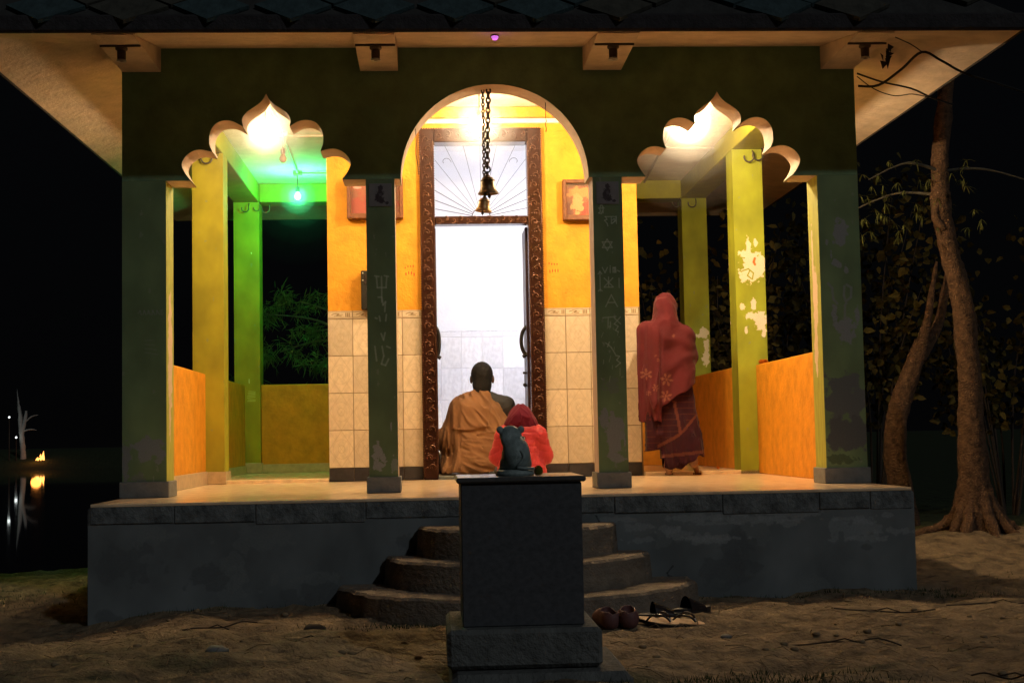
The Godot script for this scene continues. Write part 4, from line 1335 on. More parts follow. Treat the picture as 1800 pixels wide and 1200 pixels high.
func lamps() -> void:
	var warm := glow("warm_bulb", Color(1.0, 0.75, 0.42), 30.0)
	var green := glow("green_bulb", Color(0.12, 1.0, 0.42), 14.0)
	bulb_lamp(Vector3(-1.612, 2.605, -1.45), "lit warm bulb under the ceiling of the left bay", warm, WARM, E_LEFT, "", CEIL - 2.695)
	bulb_lamp(Vector3(-1.652, 2.62, -4.36), "lit green bulb at the back of the left bay", green, Color(0.06, 1.0, 0.30), E_GREEN, "", CEIL - 2.71)
	bulb_lamp(Vector3(-1.61, 2.635, -2.65), "unlit bulb holder hanging from the pipe between the two lit bulbs of the left bay", M.dead_bulb, WARM, 0.0, "", CEIL - 2.725)
	bulb_lamp(Vector3(-0.03, 2.72, -1.73), "lit warm bulb above the shrine doorway behind the bell chains", warm, WARM, E_MID, "", 0.25)
	bulb_lamp(Vector3(1.47, 2.60, -1.20), "lit warm bulb of the right bay hidden behind the arch edge", warm, WARM, E_RIGHT, "", CEIL - 2.69)
	# shrine room lamp, on the inside of the front wall over the door
	var t := thing("shrine_tube_lamp", "white tube lamp lighting the shrine room from the inner wall right of the door", "tube lamp", Vector3(0.80, 1.9, ZS - 0.24))
	var g := G.new()
	g.tube([Vector3(0, -0.22, 0), Vector3(0, 0.22, 0)], 0.014, 10)
	part("tube", g, glow("white_tube", Color(0.86, 0.92, 1.0), 8.0), t)
	g = G.new()
	g.span(-0.03, 0.03, -0.24, 0.24, 0.055, 0.02, 0.004)
	part("fitting", g, M.ceiling_white, t)
	var l := OmniLight3D.new()
	l.name = "tube_light"
	l.light_color = Color(0.92, 0.94, 1.0); l.light_energy = E_SHRINE; l.light_size = 0.1; l.omni_range = 30; l.omni_attenuation = 2.0; l.shadow_enabled = true
	t.add_child(l)
	for q in [[Vector3(-1.612, 2.605, -1.45), 1.0], [Vector3(-1.652, 2.62, -4.36), 0.6], [Vector3(-0.03, 2.72, -1.73), 1.1], [Vector3(1.47, 2.60, -1.20), 0.95]]:
		for r in [[0.18, 0.55], [0.34, 0.22], [0.6, 0.09], [0.9, 0.04], [1.3, 0.02], [1.7, 0.012]]: if r[0] < 1.5: halo(q[0], r[0], r[1] * q[1] * (0.6 if r[0] > 0.7 else 1.0) * (0.3 if q[0].z < -4.0 and r[0] > 0.5 else 1.0))
	# unlit lamp holders under the eave brackets
	var labels := ["unlit lamp holder under the eave bracket at the left corner", "unlit lamp holder under the bracket left of the round arch", "unlit lamp holder under the bracket right of the round arch", "unlit lamp holder under the eave bracket at the right corner, cables running past it"]
	var xs := [-2.22, -0.725, 0.70, 2.24]
	for i in 4:
		var h := thing("eave_lamp_holder", labels[i], "lamp holder", Vector3(xs[i], 2.667, 0.56), 0.0, "unlit lamp holders under the eave")
		g = G.new()
		g.lathe([Vector2(0.0, -0.075), Vector2(0.024, -0.075), Vector2(0.026, -0.055), Vector2(0.026, -0.02), Vector2(0.036, -0.012), Vector2(0.036, -0.001), Vector2(0, -0.001)], 16)
		part("socket", g, M.socket_brown, h)
		g = G.new()
		g.lathe([Vector2(0.013, -0.082), Vector2(0.029, -0.084), Vector2(0.029, -0.074), Vector2(0.0265, -0.073)], 16)
		part("ring", g, M.white_ring, h)
	var p := thing("purple_indicator_lamp", "tiny purple glowing lamp under the middle of the eave", "lamp", Vector3(-0.02, 2.684, 0.74))
	g = G.new()
	g.lathe([Vector2(0, -0.028), Vector2(0.014, -0.026), Vector2(0.021, -0.014), Vector2(0.021, -0.008)], 14)
	part("lens", g, glow("purple_lens", Color(0.75, 0.22, 0.9), 0.9), p)
	g = G.new()
	g.lathe([Vector2(0.0, -0.0075), Vector2(0.025, -0.0075), Vector2(0.025, 0.0), Vector2(0, 0.0)], 14)
	part("rim", g, M.socket_brown, p)
	var pl := OmniLight3D.new()
	pl.name = "purple_light"
	pl.light_color = Color(0.85, 0.4, 0.95); pl.light_energy = 0.0015; pl.light_size = 0.02; pl.omni_range = 5; pl.omni_attenuation = 2.0; pl.shadow_enabled = true
	pl.position = Vector3(0, -0.05, 0)
	p.add_child(pl)

# ---------------------------------------------------------------- bells and things on the walls
func chain(g: G, top: Vector3, bottom: Vector3, link: float, wire: float) -> void:
	var n := int((top - bottom).length() / (link * 0.72))
	for i in n + 1:
		var c := top.lerp(bottom, float(i) / n)
		var pts := []
		for k in 13:
			var a := TAU * k / 12
			var u := cos(a) * link * 0.29; var v := sin(a) * link * 0.5
			pts.append(c + (Vector3(u, v, 0) if i % 2 == 0 else Vector3(u * 0.35, v, u)))
		g.tube(pts, wire, 5, false)

func bell(called: String, label: String, top: Vector3, at: Vector3, r: float, h: float, tilt: float, m: Material, link: float) -> void:
	# at: crown of the bell
	var t := thing(called, label, "bell", top)
	var g := G.new()
	chain(g, Vector3(0, -0.01, 0), at - top + Vector3(0, 0.075 if r > 0.06 else 0.035, 0), link, link * 0.14)
	part("chain", g, M.iron, t).set_meta("kind", "stuff")
	g = G.new()
	g.X = Transform3D(Basis(Vector3.BACK, tilt), at - top)
	g.lathe([Vector2(0.0, -h * 0.9), Vector2(r * 0.82, -h * 0.9), Vector2(r * 0.94, -h), Vector2(r, -h), Vector2(r * 1.0, -h * 0.95), Vector2(r * 0.80, -h * 0.78), Vector2(r * 0.70, -h * 0.58), Vector2(r * 0.65, -h * 0.36), Vector2(r * 0.63, -h * 0.27), Vector2(r * 0.69, -h * 0.25), Vector2(r * 0.69, -h * 0.20), Vector2(r * 0.60, -h * 0.18), Vector2(r * 0.52, -h * 0.07), Vector2(r * 0.30, 0.0), Vector2(r * 0.16, 0.012), Vector2(0, 0.012)], 30)
	part("bell_body", g, m, t)
	g = G.new()
	g.X = Transform3D(Basis(Vector3.BACK, tilt), at - top)
	var ring := []
	var rr := r * 0.30
	for k in 17: ring.append(Vector3(rr * cos(TAU * k / 16), rr + 0.028 + rr * sin(TAU * k / 16), 0))
	g.tube(ring, r * 0.085, 7, false)
	g.tube([Vector3(0, 0.005, 0), Vector3(0, 0.035, 0)], r * 0.15, 8)
	part("ring", g, M.iron, t)
	g = G.new()
	g.X = Transform3D(Basis(Vector3.BACK, tilt * 1.6), at - top)
	g.tube([Vector3(0, -h * 0.5, 0), Vector3(0.003, -h * 1.05, 0)], r * 0.07, 6)
	g.ball(Vector3(0.004, -h * 1.12, 0), Vector3(r * 0.16, r * 0.22, r * 0.16))
	part("clapper", g, M.iron, t)

func bells() -> void:
	bell("large_bell", "larger dark brass bell on the thick chain under the round arch", Vector3(-0.027, 2.578, -0.12), Vector3(-0.043, 2.005, -0.12), 0.067, 0.112, 0.03, M.brass, 0.044)
	bell("small_bell", "smaller golden bell hanging lowest on the thin chain under the round arch", Vector3(-0.063, 2.578, -0.135), Vector3(-0.064, 1.865, -0.11), 0.054, 0.088, -0.12, M.old_brass, 0.03)
	for q in [["thin twisted wire hanging from the left side of the round arch", Vector3(-0.50, 2.31, -0.05), [Vector3(0, 0, 0), Vector3(0.003, -0.10, 0), Vector3(0.0, -0.16, 0), Vector3(0.012, -0.24, 0), Vector3(0.016, -0.30, 0)], 0.0022], ["short wire with a curl hanging from the right side of the round arch", Vector3(0.335, 2.47, -0.05), [Vector3(0, 0, 0), Vector3(0.0, -0.09, 0), Vector3(0.004, -0.12, 0), Vector3(-0.003, -0.14, 0), Vector3(0.003, -0.17, 0), Vector3(-0.002, -0.19, 0)], 0.0025]]:
		var t := thing("hanging_wire", q[0], "wire", q[1])
		var g := G.new()
		g.tube(smooth_line(q[2], 4), q[3], 5)
		part("wire", g, M.black_iron, t)

func wall_things() -> void:
	# shallow framed picture boxes on the shrine front wall
	var spec := [[-1.092, -0.635, 2.135, 2.47, "wooden picture box left of the door, its picture faded red, partly behind the slim column"], [0.678, 1.06, 2.105, 2.44, "wooden picture box right of the door with a pale seated figure on red"]]
	for i in 2:
		var q: Array = spec[i]
		var w: float = q[1] - q[0]; var h: float = q[3] - q[2]
		var t := thing("picture_box", q[4], "picture", Vector3((q[0] + q[1]) / 2, q[2], ZS + 0.001), 0.0, "picture boxes beside the door")
		var fr := [[-w / 2, -w / 2 + 0.03, 0.0, h], [w / 2 - 0.03, w / 2, 0.0, h], [-w / 2 + 0.0305, w / 2 - 0.0305, h - 0.03, h], [-w / 2 + 0.0305, w / 2 - 0.0305, 0.0, 0.04]]
		for f in fr:
			var g := G.new()
			g.span(f[0], f[1], f[2], f[3], 0.085, 0.0, 0.004)
			part("frame_board", g, M.picture_wood, t)
		var p := Pic.new(w - 0.06, h - 0.07, 500.0, 80 + i)
		p.fill(Color(0.52, 0.24, 0.13), 0.2, 0.1)
		if i == 0:
			p.blob(0.15, 0.20, 0.28, 0.11, Color(0.55, 0.13, 0.08), 0.7, 0.1); p.blob(0.05, 0.04, 0.04, 0.012, Color(0.8, 0.55, 0.5), 0.4, 0.03)
			p.blob(0.25, 0.08, 0.12, 0.05, Color(0.5, 0.2, 0.12), 0.7, 0.08)
		else:
			p.blob(0.22, 0.22, 0.16, 0.09, Color(0.62, 0.12, 0.05), 0.7, 0.08); p.blob(0.03, 0.2, 0.04, 0.06, Color(0.4, 0.10, 0.05), 0.7, 0.06)
			p.blob(0.17, 0.07, 0.2, 0.05, Color(0.75, 0.45, 0.22), 0.6, 0.08)
			for b in [[0.085, 0.15, 0.035, 0.05], [0.085, 0.105, 0.022, 0.03], [0.12, 0.15, 0.022, 0.06], [0.055, 0.19, 0.02, 0.03], [0.10, 0.20, 0.03, 0.03], [0.125, 0.20, 0.02, 0.025], [0.09, 0.24, 0.02, 0.02]]:
				p.blob(b[0], b[1], b[2], b[3], Color(0.70, 0.52, 0.30), 0.7, 0.03)
		var g2 := G.new()
		g2.quad(Vector3(-w / 2 + 0.03, 0.04, 0.022), Vector3(w / 2 - 0.03, 0.04, 0.022), Vector3(w / 2 - 0.03, h - 0.03, 0.022), Vector3(-w / 2 + 0.03, h - 0.03, 0.022))
		part("picture", g2, pic_mat("picture_print_%d" % i, p.tex(), 0.6), t)
		g2 = G.new()
		g2.quad(Vector3(-w / 2 + 0.03, 0.04, 0.07), Vector3(w / 2 - 0.03, 0.04, 0.07), Vector3(w / 2 - 0.03, h - 0.03, 0.07), Vector3(-w / 2 + 0.03, h - 0.03, 0.07))
		var gm := StandardMaterial3D.new()
		gm.resource_name = "picture_glass"; gm.transparency = BaseMaterial3D.TRANSPARENCY_ALPHA; gm.albedo_color = Color(1, 1, 1, 0.04); gm.roughness = 0.05
		part("glass", g2, gm, t)
	# grey printed tiles with a small figure at the top of the slim columns
	for i in 2:
		var x: float = [-0.728, 0.7156][i]
		var t := thing("printed_tile", ["grey tile printed with a dark standing figure, top of the left slim column", "grey tile with a dark print of a seated figure, top of the right slim column"][i], "tile", Vector3(x, 1.872, 0.001), 0.0, "printed tiles on the slim columns")
		var p := Pic.new(0.145, 0.146, 700.0, 90 + i)
		p.fill(Color(0.44, 0.44, 0.44), 0.08, 0.08)
		var dk := Color(0.20, 0.17, 0.18)
		for b in [[0.072, 0.026, 0.017, 0.019], [0.072, 0.062, 0.024, 0.024], [0.066, 0.10, 0.03, 0.022], [0.085, 0.115, 0.018, 0.014], [0.115, 0.125, 0.014, 0.010], [0.05, 0.08, 0.012, 0.016]]:
			p.blob(b[0] + rng.randf_range(-0.003, 0.003), b[1], b[2], b[3], dk, 0.55, 0.015, 0.85)
		p.blob(0.072, 0.07, 0.01, 0.012, Color(0.34, 0.32, 0.33), 0.6, 0.012, 0.8)
		var g := G.new()
		g.span(-0.0725, 0.0725, -0.073, 0.073, 0.005, 0.0, 0.002)
		part("tile_body", g, M.plinth_stone, t)
		g = G.new()
		g.quad(Vector3(-0.07, -0.0705, 0.0056), Vector3(0.07, -0.0705, 0.0056), Vector3(0.07, 0.0705, 0.0056), Vector3(-0.07, 0.0705, 0.0056))
		part("print", g, pic_mat("tile_print_%d" % i, p.tex(), 0.4), t)
	# dark meter box behind the left slim column
	var t := thing("meter_box", "small black meter box on the orange wall behind the left slim column", "meter box", Vector3(-0.90, 1.39, ZS + 0.001))
	var g := G.new()
	g.span(-0.085, 0.085, 0.0, 0.315, 0.09, 0.0, 0.006)
	part("case", g, M.meter_black, t)
	g = G.new()
	g.span(-0.06, 0.06, 0.20, 0.28, 0.096, 0.0902, 0.003)
	part("window", g, M.shiny_strap, t)
	for k in 2:
		g = G.new()
		g.ball(Vector3(-0.07, 0.295 - 0.06 * k, 0.091), Vector3(0.006, 0.006, 0.003), 8, 5)
		part("screw", g, M.white_ring, t)
	# orange blossom on the right parapet, petals on the floor
	t = thing("orange_blossom", "orange flower heads left on the end of the right parapet", "flower", Vector3(2.28, 0.885, -2.50))
	for q in [Vector3(-0.02, 0, 0), Vector3(0.02, 0, -0.02), Vector3(0.0, 0.0, 0.035)]:
		var o := part("flower_head", flower(0.022), M.marigold_orange, t)
		o.position = q
	t = thing("fallen_blossom", "orange flower head dropped on the floor beyond the woman's feet", "flower", Vector3(1.98, 0.031, -3.0))
	part("flower_head", flower(0.014), M.marigold_orange, t)
	# offerings inside the door by the seated man
	t = thing("offering_heap", "heap of orange marigolds just inside the door left of the seated man", "flowers", Vector3(-0.335, 0.036, -3.25))
	for k in 9:
		var o := part("flower_head", flower(0.035), M.marigold_orange, t)
		var a := TAU * k / 6.0
		o.position = Vector3(0.05 * cos(a), 0.0, 0.05 * sin(a)) if k < 6 else Vector3(0.025 * cos(a * 2), 0.05, 0.025 * sin(a * 2))
	t = thing("metal_pot", "small round grey metal pot on the sill left of the seated man", "pot", Vector3(-0.345, 0.036, -3.02))
	g = G.new()
	g.lathe([Vector2(0, 0), Vector2(0.03, 0.0), Vector2(0.048, 0.022), Vector2(0.05, 0.04), Vector2(0.036, 0.062), Vector2(0.03, 0.07), Vector2(0.042, 0.085), Vector2(0.037, 0.083), Vector2(0.025, 0.07), Vector2(0.0, 0.065)], 22)
	part("pot_body", g, M.iron, t)
	# slack cables at the right end of the eave and something dry hanging there
	var cab := [["thick black cable sagging along the right end of the eave soffit", [Vector3(2.36, 2.55, 0.02), Vector3(2.46, 2.53, 0.12), Vector3(2.55, 2.585, 0.3), Vector3(2.62, 2.645, 0.48), Vector3(2.75, 2.60, 0.45), Vector3(2.95, 2.56, 0.3), Vector3(3.25, 2.56, 0.05), Vector3(3.6, 2.58, -0.3)], 0.008],
		["thin cable crossing the right soffit downwards to the eave edge", [Vector3(2.35, 2.63, 0.03), Vector3(2.5, 2.57, 0.05), Vector3(2.7, 2.53, 0.03), Vector3(2.86, 2.49, -0.05), Vector3(3.1, 2.5, -0.3)], 0.006],
		["thin looped wire below the other cables on the right soffit", [Vector3(2.35, 2.61, 0.03), Vector3(2.45, 2.52, 0.06), Vector3(2.58, 2.475, 0.06), Vector3(2.72, 2.50, 0.0), Vector3(2.86, 2.49, -0.06)], 0.0035],
		["fine straight wire from the corner bracket to the cable bend", [Vector3(2.40, 2.69, 0.65), Vector3(2.52, 2.665, 0.58), Vector3(2.62, 2.647, 0.48)], 0.003]]
	for q in cab:
		t = thing("eave_cable", q[0], "cable", q[1][0])
		var pts := []
		for p in q[1]: pts.append(p - q[1][0])
		g = G.new()
		g.tube(smooth_line(pts, 5), q[2], 6)
		part("cable", g, M.cable_black, t)
	t = thing("dry_scrap", "dark dry leafy scrap dangling from the cables at the right corner bracket", "scrap", Vector3(2.335, 2.66, 0.62))
	g = G.new()
	var a0 := Vector3(0, 0, 0)
	for k in 8:
		var q0 := Vector3(rng.randf_range(-0.03, 0.03), -0.015 * k, rng.randf_range(-0.01, 0.01))
		var q1 := q0 + Vector3(rng.randf_range(0.01, 0.05), rng.randf_range(-0.03, 0.0), 0.01); var q2 := q0 + Vector3(rng.randf_range(-0.01, 0.02), rng.randf_range(-0.07, -0.03), -0.006)
		g.tri(q0, q2, q1); g.tri(q0 + Vector3(0, 0, -0.001), q1 + Vector3(0, 0, -0.001), q2 + Vector3(0, 0, -0.001))
	part("scrap", g, M.dark_twig, t)

# ---------------------------------------------------------------- footwear on the ground
func sole(l: float, w: float, n := 28) -> PackedVector2Array:
	# toe towards +x in the picture plane x, y
	var out := PackedVector2Array()
	for k in n:
		var a := TAU * k / n
		var u := cos(a)
		out.append(Vector2(u * l / 2, sin(a) * w / 2 * (0.86 + 0.16 * u - 0.10 * cos(2 * a))))
	return out

func lying(poly: PackedVector2Array, y0: float, y1: float) -> G:
	var g := G.new()
	g.X = Transform3D(Basis(Vector3(1, 0, 0), Vector3(0, 0, -1), Vector3(0, 1, 0)), Vector3.ZERO)
	g.prism(poly, y1, y0)
	return g

func footwear() -> void:
	var grp := "footwear left beside the steps"
	# clogs, heels towards us
	for i in 2:
		var t := thing("clog", ["maroon rubber clog next to the pedestal base, heel towards the viewer", "maroon rubber clog beside the sandals, heel towards the viewer"][i], "shoe", gp([0.412, 0.512][i], [1.97, 2.0][i], -0.004), [PI / 2 + 0.16, PI / 2 - 0.05][i], grp)
		var f := Sdf.new()
		f.K = 0.03
		f.cap(Vector3(-0.085, 0.035, 0), Vector3(0.08, 0.03, 0), 0.044, 0.046)
		f.cap(Vector3(-0.085, 0.06, 0), Vector3(-0.06, 0.062, 0), 0.040, 0.040)
		f.cap(Vector3(0.0, 0.055, 0), Vector3(0.07, 0.03, 0), 0.042, 0.040)
		f.mod = func(p: Vector3, d: float) -> float:
			var hollow := (((p - Vector3(-0.055, 0.085, 0)) / Vector3(0.068, 0.072, 0.036)).length() - 1.0) * 0.036
			return maxf(maxf(d, -hollow), maxf(-p.y, p.y - 0.097 + 0.12 * maxf(0.0, p.x + 0.0)))
		var g := G.new()
		f.emit(g, 0.005, 0.02, 0.02)
		part("upper", g, M.clog_rubber, t)
		part("sole", lying(sole(0.235, 0.086), -0.004, 0.008), M.black_rubber, t)
	# flip-flops with tan footbeds
	for i in 2:
		var t := thing("flip_flop", ["tan flip-flop with black straps, nearest of the sandals", "tan flip-flop with black straps, right of its twin"][i], "sandal", gp([0.648, 0.772][i], [2.06, 2.03][i], -0.001), [-0.72, -0.62][i], grp)
		t.rotate(Vector3.RIGHT, 0.13); t.position.y += 0.009
		part("sole", lying(sole(0.245, 0.092), 0.0, 0.012), M.black_rubber, t)
		part("footbed", lying(sole(0.240, 0.088), 0.0121, 0.017), M.tan_sole, t)
		for s in [-1, 1]:
			var g := G.new()
			g.tube(smooth_line([Vector3(0.072, 0.02, 0), Vector3(0.05, 0.045, s * 0.018), Vector3(0.0, 0.048, s * 0.036), Vector3(-0.04, 0.012, s * 0.040)], 6), 0.005, 7)
			part("strap", g, M.shiny_strap, t)
		var g := G.new()
		g.tube([Vector3(0.072, 0.02, 0), Vector3(0.066, 0.036, 0)], 0.005, 6)
		part("toe_post", g, M.white_ring, t)
	# broad-strapped black slides
	for i in 2:
		var t := thing("black_slide", ["black slide sandal with a wide shiny strap behind the flip-flops", "black slide sandal tilted furthest right of the footwear"][i], "sandal", gp([0.70, 0.875][i], [1.80, 1.72][i], -0.001), [0.2, 0.5][i], grp)
		part("sole", lying(sole(0.245, 0.095), 0.0, 0.026), M.black_rubber, t)
		var g := G.new()
		for k in 14:
			var a := PI * k / 14; var b := PI * (k + 1) / 14
			var A := Vector3(0, 0.018 + 0.068 * sin(a), 0.047 * cos(a)); var B := Vector3(0, 0.018 + 0.068 * sin(b), 0.047 * cos(b))
			for e in 5:
				var x0 := -0.035 + 0.02 * e; var x1 := x0 + 0.02
				var k0 := 1.0 - 0.10 * e; var k1 := 1.0 - 0.10 * (e + 1)
				g.quad(Vector3(x1, A.y * k1, A.z), Vector3(x1, B.y * k1, B.z), Vector3(x0, B.y * k0, B.z), Vector3(x0, A.y * k0, A.z))
				g.quad(Vector3(x0, A.y * k0 - 0.004, A.z * 0.94), Vector3(x0, B.y * k0 - 0.004, B.z * 0.94), Vector3(x1, B.y * k1 - 0.004, B.z * 0.94), Vector3(x1, A.y * k1 - 0.004, A.z * 0.94))
		part("strap", g, M.shiny_strap, t)

# ---------------------------------------------------------------- people
var fold_noise := FastNoiseLite.new()
func folds(p: Vector3, along: Vector3, freq: float, stretch: float) -> float:
	# creases that run along a direction: -1 .. 1, sharp on top
	var a := along.normalized()
	var l := p.dot(a)
	var q := (p - a * l) * freq + a * (l * freq / stretch)
	return 1.0 - 2.0 * absf(fold_noise.get_noise_3d(q.x, q.y, q.z)) * 1.6

func add_head(g: G, at: Transform3D, skin: Color, s := 1.0) -> void:
	# face towards +z of the frame, origin between the ears
	var f := Sdf.new()
	f.K = 0.02
	f.ell(Vector3(0, 0.035, -0.008), Vector3(0.074, 0.086, 0.092))
	f.ell(Vector3(0, -0.03, 0.028), Vector3(0.058, 0.072, 0.062))
	f.ell(Vector3(0, -0.088, 0.06), Vector3(0.026, 0.018, 0.022))
	f.cap(Vector3(0, -0.04, -0.02), Vector3(0, -0.14, -0.03), 0.055, 0.056)
	var h := Sdf.new()
	h.K = 0.008
	h.cap(Vector3(0, 0.01, 0.088), Vector3(0, -0.03, 0.108), 0.008, 0.013)
	h.ell(Vector3(-0.012, -0.034, 0.098), Vector3(0.009, 0.007, 0.009)); h.ell(Vector3(0.012, -0.034, 0.098), Vector3(0.009, 0.007, 0.009))
	h.cap(Vector3(-0.018, -0.058, 0.084), Vector3(0.018, -0.058, 0.084), 0.007, 0.007)
	h.cap(Vector3(-0.014, -0.067, 0.083), Vector3(0.014, -0.067, 0.083), 0.007, 0.007)
	for k in [-1, 1]:
		h.ell(Vector3(k * 0.080, 0.0, -0.006), Vector3(0.011, 0.032, 0.018))
		h.cap(Vector3(k * 0.05, 0.03, 0.073), Vector3(k * 0.015, 0.032, 0.085), 0.009, 0.009)
		h.ell(Vector3(k * 0.03, 0.007, 0.077), Vector3(0.012, 0.009, 0.010))
	f.mod = func(p: Vector3, d: float) -> float:
		for k in [-1.0, 1.0]:   # eye sockets
			var e := ((p - Vector3(k * 0.031, 0.008, 0.094)) / Vector3(0.02, 0.013, 0.016)).length() - 1.0
			d = maxf(d, -e * 0.013)
		var e2 := h.base(p)
		var q := maxf(0.010 - absf(d - e2), 0.0)
		return minf(d, e2) - q * q * 25.0
	f.paint = func(p: Vector3) -> Color:
		if p.z > 0.07 and absf(p.y - 0.007) < 0.0065 and absf(absf(p.x) - 0.03) < 0.010:
			return Color(0.5, 0.48, 0.44) if absf(absf(p.x) - 0.03) > 0.0045 else Color(0.02, 0.012, 0.01)
		if p.z > 0.07 and absf(p.y + 0.062) < 0.011 and absf(p.x) < 0.022: return skin * Color(0.85, 0.6, 0.6)
		if p.z > 0.06 and absf(p.y - 0.034) < 0.006 and absf(absf(p.x) - 0.032) < 0.02: return Color(0.02, 0.015, 0.012)
		return skin
	var old := g.X
	g.X = at * Transform3D(Basis().scaled(Vector3.ONE * s), Vector3.ZERO)
	f.emit(g, 0.005, 0.035, 0.015)
	g.X = old

func add_hand(g: G, at: Transform3D, skin: Color, thumb: float, curl: float, s := 1.0) -> void:
	# wrist at the origin, fingers along +y, palm looks to +z, thumb on the side of sign thumb in x
	var f := Sdf.new()
	f.K = 0.010
	f.cap(Vector3(0, -0.02, 0), Vector3(0, 0.02, 0), 0.024, 0.026)
	for k in 4: f.cap(Vector3((k - 1.5) * 0.013, 0.015, 0), Vector3((k - 1.5) * 0.020, 0.085, 0), 0.014, 0.0115)
	var lens_ := [0.068, 0.078, 0.072, 0.056]
	var finger := Sdf.new()
	finger.K = 0.003
	for k in 4:
		var p := Vector3(thumb * (1.5 - k) * 0.0205, 0.088, 0)
		var a := 0.0
		for j in 3:
			a += curl * [0.5, 0.8, 0.6][j]
			var q: Vector3 = p + Vector3(thumb * (1.5 - k) * 0.0012, cos(a), sin(a)) * lens_[k] * [0.45, 0.32, 0.25][j]
			finger.cap(p, q, 0.0092 - 0.001 * j, 0.0085 - 0.001 * j)
			p = q
	var t0 := Vector3(thumb * 0.024, 0.025, 0.006)
	var t1 := t0 + Vector3(thumb * 0.030, 0.026, 0.012); var t2 := t1 + Vector3(thumb * 0.010, 0.030, 0.010)
	f.cap(t0, t1, 0.014, 0.0105); finger.cap(t1, t2, 0.0105, 0.0085)
	f.mod = func(p: Vector3, d: float) -> float:
		var e := finger.base(p)
		var q := maxf(0.006 - absf(d - e), 0.0)
		return minf(d, e) - q * q * 41.0
	var c0 := g.col
	g.col = skin
	var old := g.X
	g.X = at * Transform3D(Basis().scaled(Vector3.ONE * s), Vector3.ZERO)
	f.emit(g, 0.004, 0.10, 0.01)
	g.X = old; g.col = c0

func frame(at: Vector3, y: Vector3, z: Vector3) -> Transform3D:
	var yy := y.normalized()
	var xx := yy.cross(z).normalized()
	return Transform3D(Basis(xx, yy, xx.cross(yy)), at)

func add_body(g: G, j: Dictionary, s: float, skin: Color) -> void:
	var f := Sdf.new()
	f.K = 0.035 * s
	f.cap(j.pelvis + Vector3(-0.06 * s, 0, 0), j.chest + Vector3(-0.06 * s, 0, 0), 0.095 * s, 0.09 * s)
	f.cap(j.pelvis + Vector3(0.06 * s, 0, 0), j.chest + Vector3(0.06 * s, 0, 0), 0.095 * s, 0.09 * s)
	f.cap(j.sh[0], j.sh[1], 0.055 * s, 0.055 * s)
	f.cap((j.sh[0] + j.sh[1]) * 0.5, j.head, 0.058 * s, 0.05 * s)
	for i in 2:
		f.cap(j.sh[i], j.el[i], 0.05 * s, 0.039 * s); f.cap(j.el[i], j.wr[i], 0.037 * s, 0.025 * s)
		f.cap(j.hip[i], j.kn[i], 0.08 * s, 0.054 * s); f.cap(j.kn[i], j.an[i], 0.052 * s, 0.034 * s)
		f.cap(j.an[i], j.toe[i], 0.034 * s, 0.024 * s)
		if j.has("heel"): f.cap(j.an[i], j.heel[i], 0.034 * s, 0.03 * s)
	var c0 := g.col
	g.col = skin
	f.emit(g, 0.012, 0.03, 0.03)
	g.col = c0

func people() -> void:
	fold_noise.seed = 33; fold_noise.frequency = 1.0; fold_noise.fractal_octaves = 2; fold_noise.fractal_gain = 0.45
	seated_man()
	seated_child()
	walking_woman()

